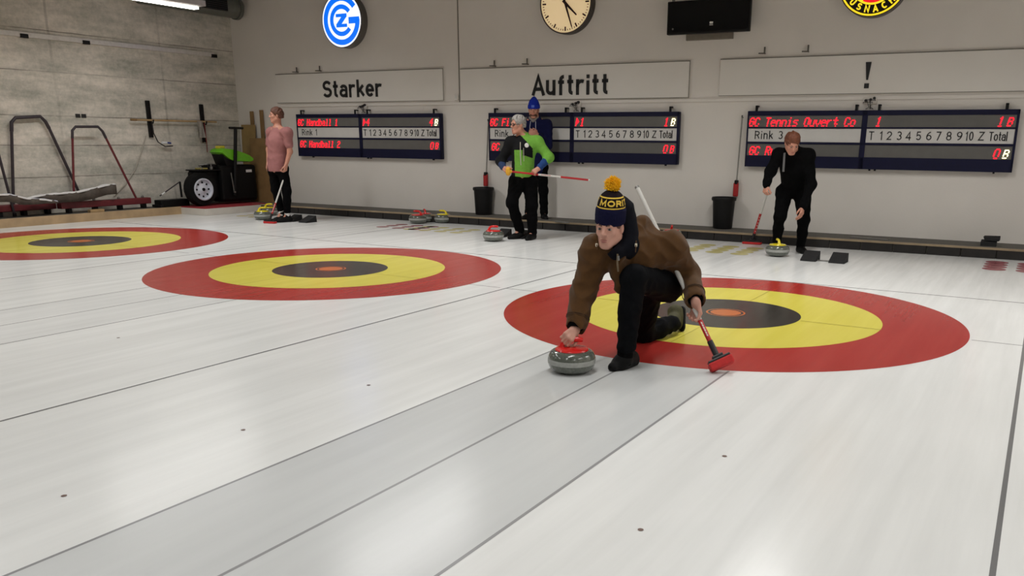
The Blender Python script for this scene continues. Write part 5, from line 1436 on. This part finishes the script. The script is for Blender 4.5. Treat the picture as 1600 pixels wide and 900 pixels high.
# --- man in the pink shirt, seen from his left front, looking to the left
g = np.array([-8.80, 3.40, 0.0]); D = float((g-CAM_P)@CF); dz = lambda px, py, d=0.0: AD(px, py, D+d-0.257*(-1)*0 if True else 0)
def ADz(px, py, d, base):                                       # depth counted along the level line of sight from the ground point
    """point on the pixel ray whose level distance beyond `base` is d"""
    r = ray(px, py); b = np.asarray(base, float)
    s = ((b-CAM_P)@CFH+d)/(r@CFH); return CAM_P+r*s
P = lambda px, py, d=0.0: ADz(px, py, d, g)
fwd = nrm(-CRH*0.93-CFH*0.40)
J = dict(head=P(431, 180), neck=P(434, 201, .02), pel=P(434, 260), chest=P(434, 222, .0),
         ls=P(449, 207, -.13), le=P(453, 237, -.12), lw=P(447, 258, -.16), rs=P(424, 206, .17), re=P(420, 234, .20), rw=P(419, 255, .12),
         lh=P(441, 264, -.02), lk=P(448, 298, -.03), la=P(449, 336, .0), rh=P(428, 264, .08), rk=P(431, 297, .06), ra=P(440, 333, .06))
GL, GR = J['la'].copy(), J['ra'].copy(); GL[2] = GR[2] = 0
fl = nrm(-CRH*.55-CFH*.5)
feet = dict(l=(GL-fl*.07, GL+fl*.20), r=(GR-fl*.07, GR+fl*.20))
hd = hand_ops(J['lw'], nrm(P(445, 272, -.18)-J['lw']), nrm(CRH*.9-CFH*.3), -CRH*.5-CFH*.8, (48, 50, 36), THUMB)
hd2 = hand_ops(J['rw'], nrm(P(418, 270, .1)-J['rw']), nrm(-CRH*.9+CFH*.3), -CRH*.5-CFH*.8, (25, 25, 20), THUMB)
t, F, ch = figure(g, 'person in a pink shirt and black trousers standing at the left with a broom', J, fwd, dict(skin=M_SKIN2, brow=M_BROWB), hands=[hd, hd2], feet=feet)
M_PINK = mat('dusty_pink_cotton', (158, 108, 106), 0.9, spec=0.2, var=0.08, scale=20)
o = [('u', 0, rc(ch, J['pel']+UPV*.02, .155, .150, CRH*.4-CFH*.9, 1.0)), ('u', .06, rc(J['rs'], J['ls'], .076, .076)), ('u', .05, rc(J['neck']-UPV*.02, ch, .085, .15))]
o += limb([J['ls'], J['ls']+(J['le']-J['ls'])*.66], [.070, .062], .06)+limb([J['rs'], J['rs']+(J['re']-J['rs'])*.66], [.076, .066], .05)
o += [('u', .04, rc(P(434, 250), P(434, 266), .150, .150)), ('i', .006, half(P(433, 267.5), (0, 0, -1))), ('s', .006, rc(J['neck']+UPV*.02, J['neck']+UPV*.12, .062, .08))]
sculpt_obj('shirt', o, .0085, M_PINK, t, wrinkle(.007, 26, 21))
q = P(430, 210, -.19)
trousers(t, J, M_BLKC, hem=.16, r=(.118, .098, .072, .060, .055), seed=31)
M_SOCK = mat('white_sock', (206, 204, 200), 0.9)
for s in 'lr': sculpt_obj('sock', [('u', 0, rc(J[s+'a']-UPV*.03, J[s+'a']+(J[s+'k']-J[s+'a'])*.20, .047, .046))], .007, M_SOCK, t)
shoes(t, J, feet, sock=False)
sculpt_obj('hair', [('u', 0, F.E((0, -.020, .036), (.086, .106, .098))), ('u', .03, F.E((0, -.07, -.02), (.070, .05, .06))), ('s', .012, F.E((0, .105, -.030), (.078, .085, .098))), ('s', .006, half(F.p(0, 0, -.065), F.R@np.array([0, .2, 1.0])))], .006, M_BROWH, t, wrinkle(.006, 60, 3))

# --- man with the blue hat at the back, on the walkway
g = np.array([-4.86, 5.06, WZ]); 
P = lambda px, py, d=0.0, g=g: ADz(px, py, d, g)
fwd = nrm(-CFH-CRH*.10)
J = dict(head=P(834, 172), neck=P(836, 187, .03), pel=P(839, 258, .05), chest=P(838, 208, .03),
         ls=P(854, 196, .03), le=P(856, 226, -.02), lw=P(840, 211, -.20), rs=P(818, 195, .03), re=P(815, 226, -.02), rw=P(826, 211, -.20),
         lh=P(846, 262, .05), lk=P(849, 298, .03), la=P(850, 332, .03), rh=P(831, 262, .05), rk=P(829, 297, .03), ra=P(826, 331, .05))
GL, GR = J['la'].copy(), J['ra'].copy(); GL[2] = GR[2] = WZ
fl, fr = nrm(-CFH+CRH*.25), nrm(-CFH-CRH*.55)
feet = dict(l=(GL-fl*.07, GL+fl*.20), r=(GR-fr*.07, GR+fr*.20))
hd = hand_ops(J['lw'], nrm(P(829, 206, -.25)-J['lw']), -CFH-UPV*.2, UPV, (32, 40, 30), THUMB)
hd2 = hand_ops(J['rw'], nrm(P(838, 207, -.27)-J['rw']), -CFH-UPV*.2, UPV, (32, 40, 30), THUMB)
t, F, ch = figure(g, 'person in a blue woollen hat and navy top standing behind the man in green', J, fwd, dict(skin=M_SKIN2, brow=M_BROWB), hands=[hd, hd2], feet=feet)
M_NAVH = mat('navy_sweatshirt', (16, 20, 58), 0.95, spec=0.2, var=0.1, scale=30)
M_BLUH = mat('bright_blue_wool', (24, 46, 156), 0.95, spec=0.2, var=0.12, scale=70, bump=0.4, bscale=240)
o = [('u', 0, rc(ch, J['pel']-UPV*.06, .165, .155, CFH, .9)), ('u', .06, rc(J['rs'], J['ls'], .088, .088)), ('u', .05, rc(J['neck']-UPV*.03, ch, .09, .15))]
for s in 'lr': o += limb([J[s+'s'], J[s+'e'], J[s+'w']+(J[s+'e']-J[s+'w'])*.12], [.092, .072, .052], .04)
o += [('u', .03, rc(F.p(-.05, -.05, -.135), F.p(.05, -.05, -.135), .06, .06)), ('i', .006, half(J['pel']-UPV*.16, (0, 0, -1))), ('s', .006, rc(F.p(0, .07, -.13), F.p(0, .02, -.05), .05, .085))]
sculpt_obj('hooded_top', o, .0085, M_NAVH, t, wrinkle(.008, 26, 41))
sculpt_obj('hood_lining', [('u', 0, rc(F.p(-.06, .01, -.115), F.p(-.005, .065, -.165), .022, .020)), ('u', .02, rc(F.p(.06, .01, -.115), F.p(.005, .065, -.165), .022, .020))], .006, mat('grey_hood_lining', (128, 122, 118), 0.9), t)
for s in (-1, 1):
    a, c = F.p(s*.04, .075, -.17), F.p(s*.05, .105, -.33)
    MB().tube([a, (a+c)/2+F.R@np.array([0, .02, 0]), c], .006, 6).build('drawstring', mat('pale_drawstring', (170, 172, 186), 0.8), t, smooth=True, world=True)
trousers(t, J, M_BLKC, hem=-.02, r=(.130, .105, .074, .064, .064), seed=33, gz=WZ)
shoes(t, J, feet)
sculpt_obj('beard', [('u', 0, F.E((0, .024, -.082), (.060, .066, .046))), ('s', .006, F.E((0, .092, -.060), (.030, .03, .016))), ('s', .008, F.E((0, .07, -.01), (.085, .09, .05)))], .006, mat('brown_beard', (86, 56, 42), 0.9), t)
def wool_hat(t, F, m, m2, zlo=.024, top=.165):
    sculpt_obj('hat', [('u', 0, F.E((0, -.014, .045), (.090, .108, top-.045))), ('u', .02, rc(F.p(0, -.014, .10), F.p(0, -.03, top-.02), .062*F.sc, .035*F.sc)), ('i', .006, half(F.p(0, 0, zlo), F.R@np.array([0, -.12, -1.0])))], .006, m, t)
    sculpt_obj('hat_fold', [('u', 0, F.E((0, -.014, .045), (.096, .114, .125))), ('i', .006, half(F.p(0, 0, zlo-.002), F.R@np.array([0, -.12, -1.0]))), ('i', .006, half(F.p(0, 0, zlo+.055), F.R@np.array([0, .12, 1.0])))], .006, m2, t)
wool_hat(t, F, M_BLUH, M_BLUH, top=.19)
b = MB(); c = F.p(0, .099, .052); u_, w_ = F.R[:, 0], F.R[:, 2]
b.poly([c-u_*.022-w_*.018, c+u_*.022-w_*.018, c+u_*.022+w_*.018, c-u_*.022+w_*.018], F.R[:, 1]*.008); b.build('hat_patch', mat('pale_blue_patch', (80, 104, 190), 0.8), t, world=True)

# --- man in green and black, broom held across
g = np.array([-4.12, 3.52, 0.0])
P = lambda px, py, d=0.0, g=g: ADz(px, py, d, g)
fwd = nrm(-CFH*.55-CRH*.84-UPV*.04)
J = dict(head=P(809, 195, -.05), neck=P(818, 214, .0), pel=P(816, 276, .02), chest=P(819, 234, -.02),
         rs=P(799, 223, -.02), re=P(782, 252, .02), rw=P(787, 263, -.12), ls=P(839, 222, .02), le=P(858, 246, -.02), lw=P(842, 263, -.20),
         rh=P(808, 284, .02), rk=P(800, 317, -.06), ra=P(812, 358, .10), lh=P(828, 284, .04), lk=P(831, 321, -.02), la=P(832, 361, .02))
GL, GR = J['la'].copy(), J['ra'].copy(); GL[2] = GR[2] = 0
fl, fr = nrm(-CRH*.35-CFH*.8), nrm(-CRH*.85-CFH*.6)
feet = dict(l=(GL-fl*.07, GL+fl*.20), r=(GR-fr*.07, GR+fr*.20))
B0, B1 = P(793, 267.5, -.22), P(921, 281.5, -.20)
bd = nrm(B1-B0)
on = lambda px: B0+(B1-B0)*((px-793)/(921-793))
def grip(W, px, N, T, curl=(58, 64, 44)):
    K = on(px)+nrm(N)*.026
    return hand_ops(W, nrm(K-W), N, T, curl, [(.55, .5, -.6), (.75, .1, -.7), (.5, -.1, -.85)])
hd = grip(J['lw'], 832, nrm(-CFH*.8+UPV*.5), bd*-.9+UPV*.1)
hd2 = grip(J['rw'], 796, nrm(-CFH*.8-CRH*.5+UPV*.2), bd*.8+UPV*.3)
t, F, ch = figure(g, 'grey haired person with glasses in a green and black top holding a broom', J, fwd, dict(skin=M_SKIN2, brow=mat('grey_brow', (110, 104, 100), 0.8)), hands=[hd, hd2], feet=feet)
M_GRN = mat('bright_green_fleece', (112, 168, 66), 0.9, spec=0.2, var=0.08, scale=30)
M_BLS = mat('blue_sleeve', (36, 66, 120), 0.9, spec=0.2, var=0.1, scale=30)
M_DKV = mat('black_yoke_cloth', (17, 18, 20), 0.9, spec=0.2, var=0.15, scale=30)
o = [('u', 0, rc(ch, J['pel']+UPV*.03, .160, .150, CFH, .92)), ('u', .06, rc(J['rs'], J['ls'], .086, .086)), ('u', .05, rc(J['neck']-UPV*.02, ch, .085, .15)), ('u', .02, rc(J['neck'], J['neck']+UPV*.05+fwd*.01, .074, .070))]
for s, e in (('l', .42), ('r', .42)): o += limb([J[s+'s'], J[s+'e'], J[s+'e']+(J[s+'w']-J[s+'e'])*.35], [.078, .060, .056], .05)
o += [('i', .006, half(P(816, 276.5), (0, 0, -1))), ('s', .006, rc(J['neck']+UPV*.05, J['neck']+UPV*.14, .058, .08))]
def green_face(c):
    # black yoke: the chest above a slanting line and the man's right arm; the rest green
    q = c-CAM_P; px = 800+PPX+FPX*(q@CR)/(q@CF); py = 450+PPY-FPX*(q@CU)/(q@CF)
    loc = c-ch; a = loc@nrm(J['ls']-J['rs']); z = loc[:, 2]
    wdt = np.linalg.norm(J['ls']-J['rs'])/2
    low = z < -.075+.10*np.clip(-a/wdt, 0, 1)*0-.06*np.clip(a/wdt, 0, 1)
    larm = a > wdt*.62+np.clip(z-.02, 0, 1)*-.9
    rarm = a < -wdt*.80
    pan = (a < -wdt*.18) & (z < .0) & ~rarm
    gre = (low | larm | pan) & ~rarm
    return np.where(gre, 0, 1)
sculpt_obj('zip_top', o, .0075, [M_GRN, M_DKV], t, wrinkle(.006, 26, 51), fm=green_face)
for s in 'lr':
    a = J[s+'e']+(J[s+'w']-J[s+'e'])*.22
    sculpt_obj('sleeve_cuff', limb([a, J[s+'w']+(J[s+'e']-J[s+'w'])*.10], [.055, .044], .02), .0075, M_BLS if s == 'l' else mat('dark_blue_sleeve', (30, 48, 84), 0.9), t, wrinkle(.005, 40, 5))
M_ZIP = mat('pale_zip', (176, 172, 160), 0.5)
b = MB(); b.tube([P(813, 222, -.20), P(813, 240, -.215), P(814, 258, -.205)], .006, 6); b.build('zip', M_ZIP, t, smooth=True, world=True)
b = MB(); b.tube([P(818, 231, -.19), P(818.5, 252, -.20)], .004, 6); b.build('pocket_zip', M_ZIP, t, smooth=True, world=True)
c = P(823, 227, -.19); b = MB(); bb = MB().lathe([(.028, 0), (.030, .004), (.024, .008)], 20, c, -CFH).build('chest_badge', M_STRIP, t, world=True)
trousers(t, J, M_BLKC, hem=-.02, r=(.132, .112, .082, .070, .066), seed=35)
shoes(t, J, feet)
sculpt_obj('hair', [('u', 0, F.E((0, -.018, .040), (.087, .106, .096))), ('u', .02, F.E((0, -.07, -.01), (.070, .045, .055))), ('s', .012, F.E((0, .112, -.015), (.082, .085, .090))), ('s', .006, half(F.p(0, 0, -.045), F.R@np.array([0, .1, 1.0])))], .006, M_GREYH, t, wrinkle(.010, 75, 3))
b = MB()
for s in (-1, 1):
    pts = [F.p(s*.031+.024*math.cos(a), .096-.012*abs(math.cos(a)), .001+.017*math.sin(a)) for a in np.linspace(0, 2*PI, 17)]
    b.tube(pts, .0035, 6, cap=False); b.tube([F.p(s*.055, .088, .006), F.p(s*.080, .0, .008)], .003, 6)
b.tube([F.p(-.008, .100, .004), F.p(.008, .100, .004)], .003, 6)
b.build('glasses', M_BLACK, t, smooth=True, world=True)
c = J['lw']+(J['le']-J['lw'])*.06; d = nrm(J['lw']-J['le'])
MB().tube([c-d*.008, c+d*.010], .040, 18).build('watch', mat('pale_watch', (196, 186, 176), 0.3, 0.5), t, world=True)
# the broom he carries: yellow head end at the left, red tip at the right
t = thing('curling_broom', B0, 'white broom with a red tip held across the waist of the man in green', 'curling broom', 'curling brooms held by the players')
MB().tube([on(797), on(845)], .0135, 16).build('red_sleeve', M_RSHAFT, t, smooth=True, world=True)
MB().tube([on(841), on(876)], .0138, 16).build('shaft', M_WSHAFT, t, smooth=True, world=True)
MB().tube([on(876), on(919)], .0138, 16).build('red_tip', M_RSHAFT, t, smooth=True, world=True)
MB().tube([on(919), on(921.5)], .0142, 16).build('end_cap', M_WSHAFT, t, smooth=True, world=True)
x, y, z = frame(bd); o = [('u', 0, rc(on(794)-UPV*.025, on(794)+UPV*.025, .034, .034)), ('u', .01, rc(on(794), on(799), .03, .018))]
sculpt_obj('head', o, .006, mat('orange_yellow_broom_head', (214, 160, 40), 0.6), t)
b = MB(); c0, c1 = on(846), on(858); u_ = nrm(np.cross(bd, CF)); n_ = nrm(np.cross(u_, bd)); n_ = -n_ if n_@CF > 0 else n_
for k in range(5):
    c = on(846+k*3)+n_*.0138; b.poly([c-u_*.004, c+bd*.018-u_*.004, c+bd*.016+u_*.004, c-bd*.002+u_*.004], n_*.001)
b.build('shaft_print', M_RSHAFT, t, world=True)

# --- man in black bending over his stone
g = np.array([-0.55, 4.20, 0.0])
P = lambda px, py, d=0.0, g=g: ADz(px, py, d, g)
fwd = nrm(-CFH*.9+CRH*.05-UPV*.62); hup = nrm(UPV*.8-CFH*.6)
J = dict(head=P(1238, 224, -.42), neck=P(1240, 238, -.26), pel=P(1240, 292, .06), chest=P(1240, 258, -.14),
         rs=P(1217, 243, -.22), re=P(1204, 268, -.22), rw=P(1197, 289, -.34), ls=P(1262, 243, -.22), le=P(1267, 288, -.24), lw=P(1255, 323, -.38),
         rh=P(1226, 300, .06), rk=P(1219, 337, -.06), ra=P(1213, 380, .05), lh=P(1254, 302, .06), lk=P(1256, 343, -.10), la=P(1251, 385, .0))
GL, GR = J['la'].copy(), J['ra'].copy(); GL[2] = GR[2] = 0
fl, fr = nrm(-CFH+CRH*.1), nrm(-CFH-CRH*.15)
feet = dict(l=(GL-fl*.07, GL+fl*.20), r=(GR-fr*.07, GR+fr*.20))
hd = hand_ops(J['lw'], nrm(P(1250, 345, -.42)-J['lw']), nrm(CRH*.7-CFH*.7), -CRH*.5-CFH*.3, (18, 20, 15), THUMB)
hd2 = hand_ops(J['rw'], nrm(P(1195, 305, -.36)-J['rw']), nrm(-CRH*.8-CFH*.5), -CFH*.5+CRH*.5, (52, 58, 40), THUMB)
t, F, ch = figure(g, 'person with auburn hair in black clothes bending over a yellow handled stone', J, fwd, dict(skin=M_SKIN2, brow=M_BROWB), hands=[hd, hd2], feet=feet, headup=hup)
o = [('u', 0, rc(ch, J['pel']+UPV*.03, .165, .150, CFH, .92)), ('u', .06, rc(J['rs'], J['ls'], .078, .078)), ('u', .05, rc(J['neck'], ch, .085, .15)), ('u', .02, rc(J['neck'], J['neck']+nrm(J['head']-J['neck'])*.04, .075, .070))]
o += [('i', .006, half(P(1240, 304), (0, 0, -1)))]
for s in 'lr': o += limb([J[s+'s'], J[s+'e'], J[s+'w']+(J[s+'e']-J[s+'w'])*.02], [.078, .062, .050], .05)
for s in 'lr': o += [('u', .04, rc(J['neck'], J[s+'s'], .070, .078))]
o += [('s', .006, rc(J['neck']+(J['head']-J['neck'])*.35, J['head'], .058, .08))]
sculpt_obj('sweatshirt', o, .0085, M_BLKC, t, wrinkle(.007, 26, 61))
c = P(1223, 255, -.345); MB().poly([c+UPV*.12, c+CRH*.022+UPV*.125, c+CRH*.024-UPV*.10, c-UPV*.10], -CFH*.012).build('chest_print', mat('grey_print', (92, 92, 92), 0.7), t, world=True)
trousers(t, J, M_BLKC, hem=.04, r=(.132, .108, .076, .062, .056), seed=37)
shoes(t, J, feet)
sculpt_obj('hair', [('u', 0, F.E((0, -.020, .042), (.088, .106, .098))), ('u', .03, F.E((0, -.06, .0), (.078, .055, .07))), ('s', .012, F.E((0, .108, -.030), (.076, .080, .090))), ('s', .006, half(F.p(0, 0, -.05), F.R@np.array([0, .1, 1.0])))], .006, M_REDH, t, wrinkle(.008, 60, 9))
